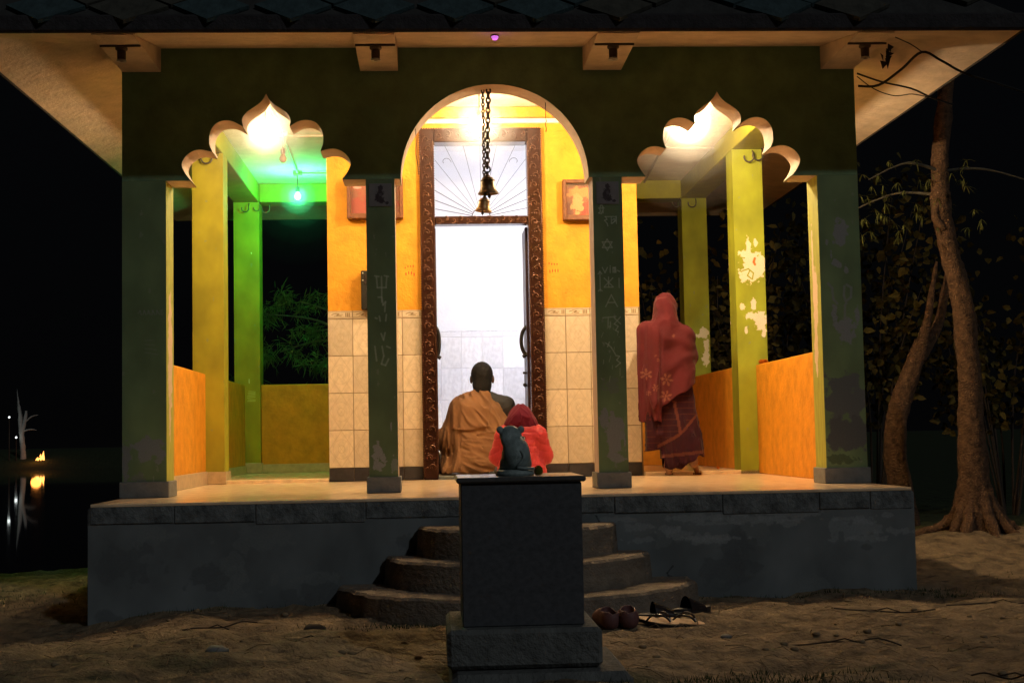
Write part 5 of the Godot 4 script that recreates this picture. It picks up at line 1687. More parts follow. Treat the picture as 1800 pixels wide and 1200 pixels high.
func seated_man() -> void:
	var t := thing("person", "man seated cross-legged in the shrine doorway, back turned, ochre shawl over his left shoulder", "person", Vector3(-0.028, 0.034, -2.93))
	var skin := Color(0.12, 0.065, 0.04)
	var j := {"pelvis": Vector3(0, 0.11, 0), "chest": Vector3(0.01, 0.45, -0.01), "head": Vector3(0.026, 0.76, -0.03), "sh": [Vector3(-0.165, 0.56, -0.01), Vector3(0.19, 0.56, -0.01)], "el": [Vector3(-0.25, 0.30, -0.07), Vector3(0.27, 0.30, -0.06)], "wr": [Vector3(-0.10, 0.17, -0.27), Vector3(0.12, 0.17, -0.27)],
		"hip": [Vector3(-0.09, 0.10, -0.02), Vector3(0.09, 0.10, -0.02)], "kn": [Vector3(-0.28, 0.09, -0.31), Vector3(0.28, 0.09, -0.31)], "an": [Vector3(0.08, 0.06, -0.36), Vector3(-0.08, 0.05, -0.42)], "toe": [Vector3(0.19, 0.035, -0.32), Vector3(-0.19, 0.035, -0.38)]}
	var g := G.new()
	add_body(g, j, 1.0, skin)
	add_head(g, Transform3D(Basis(Vector3.UP, PI - 0.04), Vector3(0.026, 0.785, -0.04)), skin, 1.13)
	add_hand(g, frame(Vector3(-0.10, 0.17, -0.27), Vector3(0.9, -0.25, -0.5), Vector3(0, 1, 0)), skin, 1.0, 0.5)
	add_hand(g, frame(Vector3(0.12, 0.17, -0.27), Vector3(-0.9, -0.35, -0.35), Vector3(0, 1, 0)), skin, -1.0, 0.5)
	part("body", g, M.skin, t)
	# cropped dark hair, close to the skull
	var f := Sdf.new()
	f.K = 0.02
	f.ell(Vector3(0, 0.037, -0.012), Vector3(0.0815, 0.094, 0.100))
	f.ell(Vector3(0, -0.035, -0.045), Vector3(0.069, 0.078, 0.060))
	f.cap(Vector3(0, -0.06, -0.04), Vector3(0, -0.10, -0.04), 0.061, 0.059)
	f.mod = func(p: Vector3, d: float) -> float:
		d += 0.0025 * fold_noise.get_noise_3d(p.x * 90, p.y * 60, p.z * 90)
		return maxf(maxf(d, (p.z - 0.055) - (p.y - 0.05) * 0.4), -(p.y + 0.095 - p.z * 0.25))
	f.paint = func(p: Vector3) -> Color: return Color(0.011, 0.010, 0.011) * (1.0 + 0.5 * fold_noise.get_noise_3d(p.x * 60, p.y * 60, p.z * 60))
	g = G.new()
	g.X = Transform3D(Basis(Vector3.UP, PI - 0.04).scaled(Vector3.ONE * 1.13), Vector3(0.026, 0.785, -0.04))
	f.emit(g, 0.004, 0.02, 0.02)
	part("hair", g, M.hair, t)
	# dark grey jersey, right shoulder and sleeve bare of the shawl
	f = Sdf.new()
	f.K = 0.04
	f.cap(Vector3(-0.06, 0.12, 0), Vector3(-0.06, 0.48, -0.01), 0.105, 0.10)
	f.cap(Vector3(0.07, 0.12, 0), Vector3(0.09, 0.48, -0.01), 0.105, 0.10)
	f.cap(Vector3(-0.14, 0.545, -0.01), Vector3(0.215, 0.562, -0.01), 0.056, 0.066)
	f.cap(Vector3(0.02, 0.60, -0.01), Vector3(0.026, 0.65, -0.02), 0.075, 0.062)
	f.cap(Vector3(0.055, 0.63, -0.012), Vector3(0.20, 0.572, -0.01), 0.062, 0.066)
	f.cap(Vector3(0.218, 0.56, -0.01), Vector3(0.285, 0.31, -0.06), 0.067, 0.056); f.cap(Vector3(0.28, 0.31, -0.06), Vector3(0.14, 0.175, -0.25), 0.054, 0.040)
	f.cap(Vector3(-0.165, 0.555, -0.01), Vector3(-0.25, 0.31, -0.07), 0.06, 0.052); f.cap(Vector3(-0.25, 0.31, -0.07), Vector3(-0.12, 0.175, -0.25), 0.05, 0.038)
	f.mod = func(p: Vector3, d: float) -> float: return maxf(d - 0.005 * folds(p, Vector3(1, 0.5, 0.2), 12.0, 3.0), p.y - 0.672 - 0.1 * absf(p.x))
	f.paint = func(_p: Vector3) -> Color: return Color(0.036, 0.036, 0.04)
	g = G.new()
	f.emit(g, 0.009)
	part("jersey", g, M.cloth, t)
	# lower cloth over the crossed legs
	f = Sdf.new()
	f.K = 0.05
	for s in [-1, 1]:
		f.cap(Vector3(s * 0.1, 0.11, 0.0), Vector3(s * 0.29, 0.10, -0.31), 0.115, 0.09)
		f.cap(Vector3(s * 0.29, 0.095, -0.31), Vector3(-s * 0.05, 0.07, -0.40), 0.085, 0.06)
	f.mod = func(p: Vector3, d: float) -> float: return maxf(d - 0.008 * folds(p, Vector3(0.3, 0.1, 1), 11.0, 3.0), -p.y + 0.004)
	f.paint = func(_p: Vector3) -> Color: return Color(0.50, 0.40, 0.26)
	g = G.new()
	f.emit(g, 0.010)
	part("wrap_cloth", g, M.cloth, t)
	# the ochre shawl
	f = Sdf.new()
	f.K = 0.09
	f.cap(Vector3(-0.10, 0.09, 0.01), Vector3(-0.09, 0.50, 0.0), 0.150, 0.118)
	f.cap(Vector3(0.11, 0.09, 0.01), Vector3(0.09, 0.50, 0.0), 0.150, 0.118)
	f.cap(Vector3(-0.155, 0.535, -0.01), Vector3(0.015, 0.64, -0.012), 0.066, 0.074)
	f.cap(Vector3(-0.16, 0.53, -0.01), Vector3(-0.262, 0.30, -0.03), 0.072, 0.082)
	f.cap(Vector3(-0.262, 0.30, -0.03), Vector3(-0.245, 0.06, -0.06), 0.078, 0.070)
	f.cap(Vector3(0.19, 0.36, 0.0), Vector3(0.24, 0.08, -0.02), 0.10, 0.10)
	f.cap(Vector3(-0.24, 0.05, 0.02), Vector3(0.22, 0.05, 0.03), 0.075, 0.085)
	f.cap(Vector3(-0.20, 0.03, 0.09), Vector3(-0.29, 0.02, 0.10), 0.035, 0.02)
	f.mod = func(p: Vector3, d: float) -> float:
		# crosswise swags on the back, upright folds on the left, a laid-over upper edge
		var left := smoothstep(-0.12, -0.20, p.x)
		var low := smoothstep(0.42, 0.30, p.y)
		var a := folds(p + Vector3(0, 0.25 * p.x * p.x, 0), Vector3(0.50, -0.86, 0.0), 9.5, 5.0)
		var b := folds(p, Vector3(0.08, 1.0, 0.0), 10.0, 6.0)
		var c := folds(p + Vector3(0, -0.9 * p.x * p.x, 0), Vector3(1.0, -0.22, 0.0), 11.0, 4.0)
		d -= lerpf(lerpf(a, c, low * 0.85), b, left) * 0.011 - 0.003
		d -= 0.0012 * folds(p, Vector3(0.5, -0.8, 0.2), 26.0, 6.0)
		var hem := 0.375 + 0.05 * sin(p.x * 14.0) * 0.4 - 0.04 * absf(p.x + 0.12)
		var lay_ := smoothstep(hem - 0.004, hem + 0.010, p.y) * smoothstep(0.075 + (p.y - 0.375) * 0.1, 0.055 + (p.y - 0.375) * 0.1, p.x) * smoothstep(-0.25, -0.22, p.x)
		d -= 0.017 * lay_ * smoothstep(-0.05, 0.03, p.z)
		# a loose pleat hanging from the laid-over edge
		d -= 0.016 * smoothstep(0.030, 0.006, absf(p.x + 0.195 + 0.35 * maxf(0.0, 0.10 - p.y))) * smoothstep(0.385, 0.36, p.y) * smoothstep(-0.05, 0.02, p.z)
		var cut := (p - Vector3(0.072, 0.685, 0)).dot(Vector3(0.64, 0.77, 0.0)) + 0.004 * sin(p.y * 60.0)
		return maxf(maxf(d, cut), maxf(-p.y + 0.003 + 0.01 * maxf(0.0, sin(p.x * 22.0)), p.y - 0.712))
	f.paint = func(p: Vector3) -> Color:
		var n := fold_noise.get_noise_3d(p.x * 5.0, p.y * 5.0, p.z * 5.0)
		return Color(0.215, 0.105, 0.05) * (1.0 + 0.16 * n)
	g = G.new()
	f.emit(g, 0.007, 0.05, 0.05)
	part("shawl", g, M.cloth, t)

func seated_child() -> void:
	var t := thing("person", "small child seated on the floor in a quilted red jacket and maroon hood, back turned", "person", Vector3(0.252, 0.001, -1.92))
	var skin := Color(0.2, 0.11, 0.07)
	var s := 0.56
	var j := {"pelvis": Vector3(0, 0.08, 0), "chest": Vector3(0, 0.27, 0), "head": Vector3(0, 0.43, -0.01), "sh": [Vector3(-0.095, 0.335, 0), Vector3(0.095, 0.335, 0)], "el": [Vector3(-0.155, 0.20, -0.03), Vector3(0.155, 0.20, -0.03)], "wr": [Vector3(-0.08, 0.12, -0.16), Vector3(0.08, 0.12, -0.16)],
		"hip": [Vector3(-0.05, 0.07, -0.02), Vector3(0.05, 0.07, -0.02)], "kn": [Vector3(-0.15, 0.06, -0.17), Vector3(0.15, 0.06, -0.17)], "an": [Vector3(0.03, 0.035, -0.22), Vector3(-0.03, 0.035, -0.26)], "toe": [Vector3(0.09, 0.022, -0.20), Vector3(-0.09, 0.022, -0.24)]}
	var g := G.new()
	add_body(g, j, s, skin)
	add_head(g, Transform3D(Basis(Vector3.UP, PI + 0.05), Vector3(0, 0.47, -0.02)), skin, 0.82)
	add_hand(g, frame(Vector3(-0.08, 0.12, -0.16), Vector3(0.8, -0.3, -0.5), Vector3(0, 1, 0)), skin, 1.0, 0.7, 0.55)
	add_hand(g, frame(Vector3(0.08, 0.12, -0.16), Vector3(-0.8, -0.3, -0.5), Vector3(0, 1, 0)), skin, -1.0, 0.7, 0.55)
	part("body", g, M.skin, t)
	var f := Sdf.new()
	f.K = 0.035
	for q in [-1, 1]:
		f.cap(Vector3(q * 0.05, 0.075, 0), Vector3(q * 0.15, 0.065, -0.17), 0.06, 0.045)
		f.cap(Vector3(q * 0.15, 0.06, -0.17), Vector3(-q * 0.02, 0.045, -0.23), 0.043, 0.036)
	f.mod = func(p: Vector3, d: float) -> float: return maxf(d - 0.004 * folds(p, Vector3(1, 0, 0.4), 20.0, 3.0), -p.y + 0.003)
	f.paint = func(_p: Vector3) -> Color: return Color(0.05, 0.05, 0.07)
	g = G.new()
	f.emit(g, 0.008)
	part("trousers", g, M.cloth, t)
	f = Sdf.new()
	f.K = 0.045
	f.cap(Vector3(0, 0.12, 0.0), Vector3(0, 0.33, 0.0), 0.150, 0.112)
	f.cap(Vector3(-0.115, 0.345, 0), Vector3(0.115, 0.345, 0), 0.068, 0.068)
	f.cap(Vector3(-0.09, 0.06, 0.01), Vector3(0.09, 0.06, 0.01), 0.10, 0.10)
	f.cap(Vector3(-0.06, 0.395, 0.005), Vector3(0.06, 0.395, 0.005), 0.062, 0.062)
	for q in [-1, 1]:
		f.cap(Vector3(q * 0.135, 0.335, 0.0), Vector3(q * 0.182, 0.185, -0.03), 0.064, 0.056)
		f.cap(Vector3(q * 0.182, 0.185, -0.03), Vector3(q * 0.10, 0.125, -0.14), 0.052, 0.036)
	f.mod = func(p: Vector3, d: float) -> float:
		var n := fold_noise.get_noise_3d(p.x * 7.0, p.y * 7.0, p.z * 7.0)
		var arm := smoothstep(0.10, 0.14, absf(p.x))
		var yy := p.y + 0.25 * absf(p.x) * arm + 0.016 * n
		var seam := absf(fposmod(yy / 0.052, 1.0) - 0.5) * 2.0
		d += 0.005 * pow(seam, 5.0) - 0.002
		d -= 0.0022 * folds(p, Vector3(0.25 * signf(p.x), 1.0, 0.0), 20.0, 3.0)
		return maxf(d, -p.y + 0.003)
	f.paint = func(p: Vector3) -> Color: return Color(0.37, 0.027, 0.034) * (1.0 + 0.1 * fold_noise.get_noise_3d(p.x * 9, p.y * 9, p.z * 9))
	g = G.new()
	f.emit(g, 0.0065)
	part("jacket", g, M.padded_cloth, t)
	f = Sdf.new()
	f.K = 0.03
	f.ell(Vector3(0, 0.475, -0.015), Vector3(0.092, 0.100, 0.105))
	f.cap(Vector3(0.0, 0.53, -0.01), Vector3(0.0, 0.555, 0.01), 0.045, 0.028)
	f.cap(Vector3(-0.05, 0.425, 0.01), Vector3(0.05, 0.425, 0.01), 0.072, 0.072)
	f.cap(Vector3(-0.088, 0.415, 0.0), Vector3(-0.03, 0.46, 0.03), 0.03, 0.06)
	f.cap(Vector3(0.098, 0.405, 0.0), Vector3(0.03, 0.46, 0.03), 0.03, 0.06)
	f.mod = func(p: Vector3, d: float) -> float:
		d -= 0.006 * folds(p, Vector3(0.6 * signf(p.x + 0.01), -0.7, 0.3), 13.0, 4.0)
		var hole := ((p - Vector3(0, 0.46, -0.12)) / Vector3(0.062, 0.085, 0.06)).length() - 1.0
		return maxf(maxf(d, -hole * 0.06), -(p.y - 0.405 + 0.10 * absf(p.x)))
	f.paint = func(_p: Vector3) -> Color: return Color(0.085, 0.0025, 0.013)
	g = G.new()
	f.emit(g, 0.006)
	part("hood", g, M.cloth, t)
	# a dark grey knitted mitten dropped at the left
	var b := thing("cloth_bundle", "small dark grey balled cloth on the floor between the man and the child", "cloth", Vector3(0.035, 0.001, -2.1))
	f = Sdf.new()
	f.K = 0.02
	f.ell(Vector3(0, 0.035, 0), Vector3(0.038, 0.036, 0.036)); f.ell(Vector3(0.02, 0.022, 0.01), Vector3(0.035, 0.022, 0.03))
	f.mod = func(p: Vector3, d: float) -> float: return maxf(d - 0.004 * folds(p, Vector3(1, 1, 0), 30.0, 2.0), -p.y)
	f.paint = func(_p: Vector3) -> Color: return Color(0.05, 0.052, 0.06)
	g = G.new()
	f.emit(g, 0.004)
	part("bundle", g, M.cloth, b)

func petal_mark(p: Vector2, c: Vector2, r: float, turn: float) -> bool:
	var d := p - c
	var l := d.length() / r
	if l > 1.0: return false
	if l < 0.2: return true
	var a := fposmod((d.angle() + turn) / TAU * 6.0, 1.0) - 0.5
	return absf(a) < 0.30 * (1.0 - absf(l - 0.6) * 1.6)

func walking_woman() -> void:
	var t := thing("person", "barefoot woman walking away along the right bay in a red shawl over a maroon sari", "person", Vector3(1.49, 0.001, -2.42))
	var skin := Color(0.24, 0.12, 0.065)
	var j := {"pelvis": Vector3(0.03, 0.82, 0), "chest": Vector3(0.0, 1.08, -0.01), "head": Vector3(-0.015, 1.30, -0.03), "sh": [Vector3(-0.14, 1.16, -0.01), Vector3(0.13, 1.15, -0.01)], "el": [Vector3(-0.19, 0.93, -0.06), Vector3(0.17, 0.96, -0.08)], "wr": [Vector3(-0.06, 0.98, -0.2), Vector3(0.05, 1.02, -0.2)],
		"hip": [Vector3(-0.04, 0.78, 0), Vector3(0.10, 0.78, 0)], "kn": [Vector3(-0.03, 0.43, -0.02), Vector3(0.12, 0.44, -0.05)], "an": [Vector3(-0.025, 0.075, 0.0), Vector3(0.155, 0.115, 0.10)], "toe": [Vector3(0.0, 0.022, -0.15), Vector3(0.205, 0.03, -0.03)], "heel": [Vector3(-0.028, 0.032, 0.03), Vector3(0.15, 0.085, 0.125)]}
	var g := G.new()
	add_body(g, j, 0.88, skin)
	add_head(g, Transform3D(Basis(Vector3.UP, PI + 0.25), Vector3(-0.018, 1.345, -0.04)), skin, 0.92)
	add_hand(g, frame(Vector3(-0.06, 0.98, -0.2), Vector3(0.7, 0.6, 0.2), Vector3(0, 0, 1)), skin, 1.0, 1.0, 0.85)
	add_hand(g, frame(Vector3(0.05, 1.02, -0.2), Vector3(-0.6, 0.7, 0.2), Vector3(0, 0, 1)), skin, -1.0, 1.0, 0.85)
	# toes
	for k in 5:
		g.col = skin
		g.ball(Vector3(-0.024 + k * 0.0125, 0.013, -0.175 + 0.012 * absf(k - 1.0)), Vector3(0.008, 0.010, 0.016), 8, 6)
		g.ball(Vector3(0.185 + k * 0.0115, 0.012, -0.055 + 0.012 * k), Vector3(0.008, 0.010, 0.016), 8, 6)
	part("body", g, M.skin, t)
	for i in 2:
		var c: Vector3 = [Vector3(-0.025, 0.088, 0.003), Vector3(0.152, 0.128, 0.095)][i]
		g = G.new()
		g.X = Transform3D(Basis(Vector3.RIGHT, 0.0 if i == 0 else -0.5), c)
		var pts := []
		for k in 21: pts.append(Vector3(0.036 * cos(TAU * k / 20), 0.004 * cos(TAU * k / 20), 0.038 * sin(TAU * k / 20)))
		g.tube(pts, 0.004, 6, false)
		part("anklet", g, M.white_ring, t)
	# sari
	var f := Sdf.new()
	f.K = 0.06
	f.cap(Vector3(-0.03, 0.72, 0), Vector3(-0.015, 0.12, 0.01), 0.105, 0.088)
	f.cap(Vector3(0.09, 0.74, 0), Vector3(0.125, 0.25, 0.02), 0.088, 0.115)
	f.cap(Vector3(0.12, 0.30, 0.03), Vector3(0.175, 0.12, 0.10), 0.10, 0.075)
	f.cap(Vector3(0.06, 0.4, 0.0), Vector3(0.06, 0.10, 0.03), 0.12, 0.09)
	f.cap(Vector3(-0.165, 0.62, 0.02), Vector3(-0.165, 0.20, 0.02), 0.055, 0.060)
	f.mod = func(p: Vector3, d: float) -> float:
		var a := folds(p + Vector3(-0.25 * maxf(0.0, 0.5 - p.y), 0, 0), Vector3(0.16, 1.0, 0.0), 9.0, 7.0)
		var low := smoothstep(0.75, 0.2, p.y)
		d -= (a * 0.012 - 0.003) * (0.35 + 0.65 * low)
		d -= 0.0015 * folds(p, Vector3(1.0, 0.25, 0.1), 12.0, 5.0)
		var hem := 0.056 + 0.75 * maxf(0.0, p.x - 0.065) - 0.9 * maxf(0.0, p.x - 0.20) + 0.008 * sin(p.x * 70.0)
		if p.x < -0.095: hem = 0.195 + 0.12 * (p.x + 0.22)
		return maxf(d, hem - p.y)
	f.paint = func(p: Vector3) -> Color:
		var c := Color(0.024, 0.0023, 0.0045) * (1.0 + 0.2 * fold_noise.get_noise_3d(p.x * 8, p.y * 8, p.z * 8))
		var gold := Color(0.105, 0.027, 0.014)
		var bend := 0.30 + 0.55 * p.x + 0.5 * maxf(0.0, p.x - 0.05)
		if p.z > -0.04:
			if absf(p.y - bend) < 0.014 and p.x > -0.12: c = c.lerp(gold, 0.75)
			if absf(p.y - 0.165 - 0.10 * p.x) < 0.013 and p.x > -0.12: c = c.lerp(gold, 0.6)
			if absf(p.x - (0.02 + 0.16 * (0.56 - p.y))) < 0.012 and p.y > bend and p.y < 0.6: c = c.lerp(gold, 0.8)
			if p.y > bend and absf(fposmod(p.y + 0.03 * p.x, 0.047) - 0.023) < 0.003: c = c.lerp(gold, 0.25)
		return c
	g = G.new()
	f.emit(g, 0.008, 0.04, 0.04)
	part("sari", g, M.cloth, t)
	# shawl over head, shoulders and back
	f = Sdf.new()
	f.K = 0.055
	f.ell(Vector3(-0.018, 1.365, -0.03), Vector3(0.086, 0.112, 0.108))
	f.cap(Vector3(-0.02, 1.33, 0.005), Vector3(-0.03, 1.16, 0.02), 0.088, 0.12)
	f.cap(Vector3(-0.165, 1.165, 0.0), Vector3(0.125, 1.115, 0.0), 0.072, 0.080)
	f.cap(Vector3(-0.09, 1.10, 0.0), Vector3(-0.07, 0.60, 0.01), 0.125, 0.135)
	f.cap(Vector3(0.08, 1.08, 0.0), Vector3(0.085, 0.62, 0.01), 0.122, 0.132)
	f.cap(Vector3(0.125, 1.10, -0.02), Vector3(0.165, 0.96, -0.06), 0.078, 0.076)
	f.cap(Vector3(0.165, 0.96, -0.06), Vector3(0.06, 1.0, -0.17), 0.07, 0.055)
	f.cap(Vector3(-0.18, 1.16, 0.0), Vector3(-0.19, 0.44, 0.01), 0.068, 0.062)
	f.cap(Vector3(-0.13, 1.12, 0.06), Vector3(-0.125, 0.44, 0.075), 0.050, 0.040)
	f.mod = func(p: Vector3, d: float) -> float:
		var flap := smoothstep(-0.085, -0.115, p.x)
		var head := smoothstep(1.18, 1.27, p.y)
		# sweeping folds: from the right elbow up over the back, upright on the flap, soft on the head
		var ang := atan2(p.y - 1.02, p.x - 0.30)
		var far := clampf(Vector2(p.x - 0.30, p.y - 1.02).length() / 0.35, 0.15, 1.0)
		var sweep := sin(ang * 11.0 + 2.0 * fold_noise.get_noise_3d(p.x * 3.0, p.y * 3.0, p.z)) * far * (0.85 + 0.5 * fold_noise.get_noise_3d(p.x * 5.0 + 9.0, p.y * 5.0, 3.0))
		var up := folds(p, Vector3(0.02, 1.0, 0.05), 9.5, 9.0)
		var veil := folds(p, Vector3(-0.35, 1.0, 0.4), 7.5, 4.0)
		d -= lerpf(lerpf(sweep * 0.009, up * 0.015, flap), veil * 0.008, head) - 0.003
		d -= 0.0008 * folds(p, Vector3(0.8, 0.4, 0.1), 20.0, 5.0)
		# groove where the hanging end lies over the back
		d += 0.022 * exp(-pow((p.x + 0.083 + 0.03 * (1.15 - p.y)) / 0.010, 2.0)) * smoothstep(-0.02, 0.03, p.z) * smoothstep(1.22, 1.10, p.y)
		var hem := 0.55 + 0.62 * (p.x + 0.09) + 0.006 * sin(p.x * 40.0)
		if p.x < -0.088: hem = 0.435 + 0.006 * sin(p.x * 90.0)
		var face := ((p - Vector3(0.01, 1.34, -0.135)) / Vector3(0.066, 0.095, 0.07)).length() - 1.0
		return maxf(maxf(d, hem - p.y), -face * 0.06)
	f.paint = func(p: Vector3) -> Color:
		var n := fold_noise.get_noise_3d(p.x * 6, p.y * 6, p.z * 6)
		var c := Color(0.078, 0.0088, 0.0128) * (1.0 + 0.12 * n)
		if p.z > 0.0:
			var q := Vector2(p.x, p.y)
			var k := 0
			for m in [[-0.045, 0.765, 0.052], [-0.055, 0.635, 0.048], [-0.20, 0.81, 0.045], [-0.135, 0.70, 0.03], [-0.11, 0.92, 0.014], [0.02, 1.11, 0.014], [0.19, 0.85, 0.014], [-0.13, 0.955, 0.013], [-0.19, 0.66, 0.02]]:
				k += 1
				if petal_mark(q, Vector2(m[0], m[1]), m[2], k * 0.7): c = c.lerp(Color(0.17, 0.065, 0.04), 0.8)
		return c
	g = G.new()
	f.emit(g, 0.0075, 0.04, 0.04)
	part("shawl", g, M.cloth, t)

# ---------------------------------------------------------------- trees
func trunk(g: G, pts: Array, radii: Array, seg: int, rough: float) -> void:
	var c := smooth_line(pts, 12)
	var r := []
	for i in c.size():
		var u := float(i) / (c.size() - 1) * (radii.size() - 1)
		var k := mini(int(u), radii.size() - 2)
		r.append(lerpf(radii[k], radii[k + 1], u - k))
	var first := g.V.size()
	g.tube(c, r, seg, true)
	for i in range(first, g.V.size()):
		var p := g.V[i]
		g.V[i] = p + g.N[i] * rough * (gn.get_noise_3d(p.x * 9, p.y * 2.2, p.z * 9) + 0.5 * gn.get_noise_3d(p.x * 26, p.y * 14, p.z * 26))

func leaf(g: G, at: Vector3, dir: Vector3, up: Vector3, l: float, w: float, c: Color) -> void:
	var d := dir.normalized()
	var s := d.cross(up).normalized() * w * 0.5
	var n := s.cross(d).normalized()
	var m1 := at + d * l * 0.30 - n * l * 0.04; var m2 := at + d * l * 0.66 - n * l * 0.11; var e := at + d * l - n * l * 0.24
	var s1 := s + n * w * 0.14; var s2 := s * 0.78 + n * w * 0.1
	var r1 := -s + n * w * 0.14; var r2 := -s * 0.78 + n * w * 0.1
	g.col = c
	g.tri(at, m1 + s1, m1); g.tri(at, m1, m1 + r1)
	g.tri(m1, m1 + s1, m2 + s2); g.tri(m1, m2 + s2, m2); g.tri(m1, m2, m2 + r2); g.tri(m1, m2 + r2, m1 + r1)
	g.tri(m2, m2 + s2, e); g.tri(m2, e, m2 + r2)

func trees() -> void:
	rng.seed = 99
	# near tree at the right with flaring roots
	var o := gp(3.99, -2.5)
	var t := thing("tree", "slender bare-trunked tree with flaring roots, nearest on the right", "tree", o)
	var g := G.new()
	trunk(g, [Vector3(-0.01, -0.15, 0), Vector3(-0.01, 0.35, 0), Vector3(-0.01, 0.9, 0.0), Vector3(-0.02, 1.4, 0.02), Vector3(-0.05, 1.85, 0.02), Vector3(-0.14, 2.3, 0.0), Vector3(-0.19, 2.7, 0.0), Vector3(-0.17, 3.1, 0.0), Vector3(-0.10, 4.0, 0.1)], [0.28, 0.125, 0.102, 0.09, 0.082, 0.077, 0.072, 0.067, 0.05], 28, 0.026)
	for k in 9:   # buttress roots
		var a := TAU * k / 9.0 + rng.randf_range(-0.2, 0.2)
		var d := Vector3(cos(a), 0, sin(a))
		var l := rng.randf_range(0.36, 0.62)
		trunk(g, [d * 0.07 + Vector3(0, rng.randf_range(0.3, 0.6), 0), d * 0.12 + Vector3(0, 0.24, 0), d * 0.22 + Vector3(0, 0.06, 0), d * l * 0.75 + Vector3(0, -0.03, 0), d * l + Vector3(rng.randf_range(-0.06, 0.06), -0.07, rng.randf_range(-0.06, 0.06))], [0.02, 0.045, 0.05, 0.035, 0.02], 12, 0.024)
	trunk(g, [Vector3(-0.19, 2.46, 0.05), Vector3(-0.25, 2.55, 0.05), Vector3(-0.245, 2.64, 0.04), Vector3(-0.2, 2.70, 0.02)], [0.03, 0.035, 0.03, 0.02], 8, 0.01)
	part("trunk", g, M.bark, t)
	for q in [[Vector3(-0.18, 2.95, 0), Vector3(-0.5, 3.0, 0.1), Vector3(-0.85, 2.85, 0.2)], [Vector3(-0.18, 2.95, 0), Vector3(0.25, 2.98, -0.1), Vector3(0.8, 2.82, -0.1)], [Vector3(-0.19, 2.75, 0), Vector3(-0.5, 2.8, -0.2), Vector3(-0.9, 2.65, -0.3)]]:
		g = G.new()
		trunk(g, q, [0.016, 0.010, 0.004], 6, 0.004)
		part("branch", g, M.grey_bark, t)
	g = G.new()
	for k in 60:
		var c := Vector3(-0.3, 2.75, 0) + Vector3(rng.randf_range(-0.75, 0.35), rng.randf_range(-0.35, 0.3), rng.randf_range(-0.4, 0.4))
		for i in 7: leaf(g, c, Vector3(rng.randf_range(-1, 1), rng.randf_range(-1.2, 0.3), rng.randf_range(-1, 1)), Vector3.UP, rng.randf_range(0.05, 0.11), 0.010, Color(0.08, 0.085, 0.025) * rng.randf_range(0.6, 1.3))
	part("crown", g, M.leaf, t).set_meta("kind", "stuff")
	# second trunk behind, leaning
	o = gp(3.66, -3.3)
	t = thing("tree", "dim leaning tree trunk forking above, behind the platform corner on the right", "tree", o)
	g = G.new()
	trunk(g, [Vector3(0.02, -0.15, 0), Vector3(-0.02, 0.3, 0), Vector3(-0.06, 0.7, 0), Vector3(0.0, 1.05, 0), Vector3(0.12, 1.35, 0), Vector3(0.22, 1.6, 0)], [0.15, 0.105, 0.095, 0.09, 0.078, 0.06], 22, 0.02)
	trunk(g, [Vector3(0.18, 1.45, 0), Vector3(0.25, 1.75, 0.05), Vector3(0.30, 2.0, 0.05), Vector3(0.38, 2.3, 0.0)], [0.07, 0.04, 0.03, 0.012], 10, 0.01)
	trunk(g, [Vector3(0.17, 1.42, 0), Vector3(0.42, 1.8, -0.1), Vector3(0.6, 2.5, -0.2)], [0.06, 0.045, 0.02], 10, 0.01)
	part("trunk", g, M.bark, t)
	# leafy shrubs beyond the right bay
	var beds := [[3.0, -6.3, 1.0, 3.0, 1700, "leafy bush of broad ochre-lit leaves seen through the right corner opening"], [4.2, -5.9, 1.0, 3.0, 1500, "broad-leaved bush in the dark between the right corner column and the near tree"], [1.9, -7.2, 1.0, 2.8, 520, "twiggy bush with few leaves seen past the woman through the right rear opening"], [5.7, -6.0, 1.0, 2.8, 800, "dark bush with scattered leaves at the right edge behind the near tree"]]
	for b in beds:
		o = gp(b[0], b[1])
		t = thing("bush", b[5], "bush", o)
		g = G.new()
		var tips := []
		for k in 16:
			var a := rng.randf() * TAU
			var r: float = b[2] * rng.randf_range(0.3, 1.0)
			var e := Vector3(cos(a) * r, b[3] * rng.randf_range(0.5, 1.15), sin(a) * r * 0.7)
			var mid := e * 0.5 + Vector3(rng.randf_range(-0.2, 0.2), 0.25, rng.randf_range(-0.2, 0.2))
			trunk(g, [Vector3(e.x * 0.1, -0.1, e.z * 0.1), mid, e], [0.016, 0.010, 0.003], 5, 0.004)
			tips.append([mid, e])
		part("stems", g, M.dark_twig, t)
		g = G.new()
		for k in int(b[4]):
			var q: Array = tips[rng.randi() % tips.size()]
			var c: Vector3 = q[0].lerp(q[1], rng.randf_range(-0.2, 1.1)) + Vector3(rng.randfn(0, 0.14), rng.randfn(0, 0.14), rng.randfn(0, 0.12))
			leaf(g, c, Vector3(rng.randf_range(-1, 1), rng.randf_range(-1.1, 0.4), rng.randf_range(-0.6, 0.9)), Vector3(rng.randf_range(-0.8, 0.8), rng.randf_range(-0.5, 1.0), 1), rng.randf_range(0.06, 0.13), rng.randf_range(0.045, 0.085), Color(0.085, 0.062, 0.017) * (0.22 + 1.3 * pow(rng.randf(), 2.0)))
		part("crown", g, M.leaf, t).set_meta("kind", "stuff")
	# needle-leaved branches behind the left bay, catching green light
	o = gp(-1.35, -6.5)
	t = thing("feathery_tree", "feathery narrow-leaved tree with drooping tufts behind the left bay", "tree", o)
	g = G.new()
	trunk(g, [Vector3(0.9, -0.2, -0.3), Vector3(0.75, 0.9, -0.3), Vector3(0.45, 1.75, -0.1), Vector3(0.1, 2.2, 0.0), Vector3(-0.1, 3.4, 0)], [0.08, 0.07, 0.055, 0.045, 0.03], 10, 0.01)
	part("trunk", g, M.grey_bark, t)
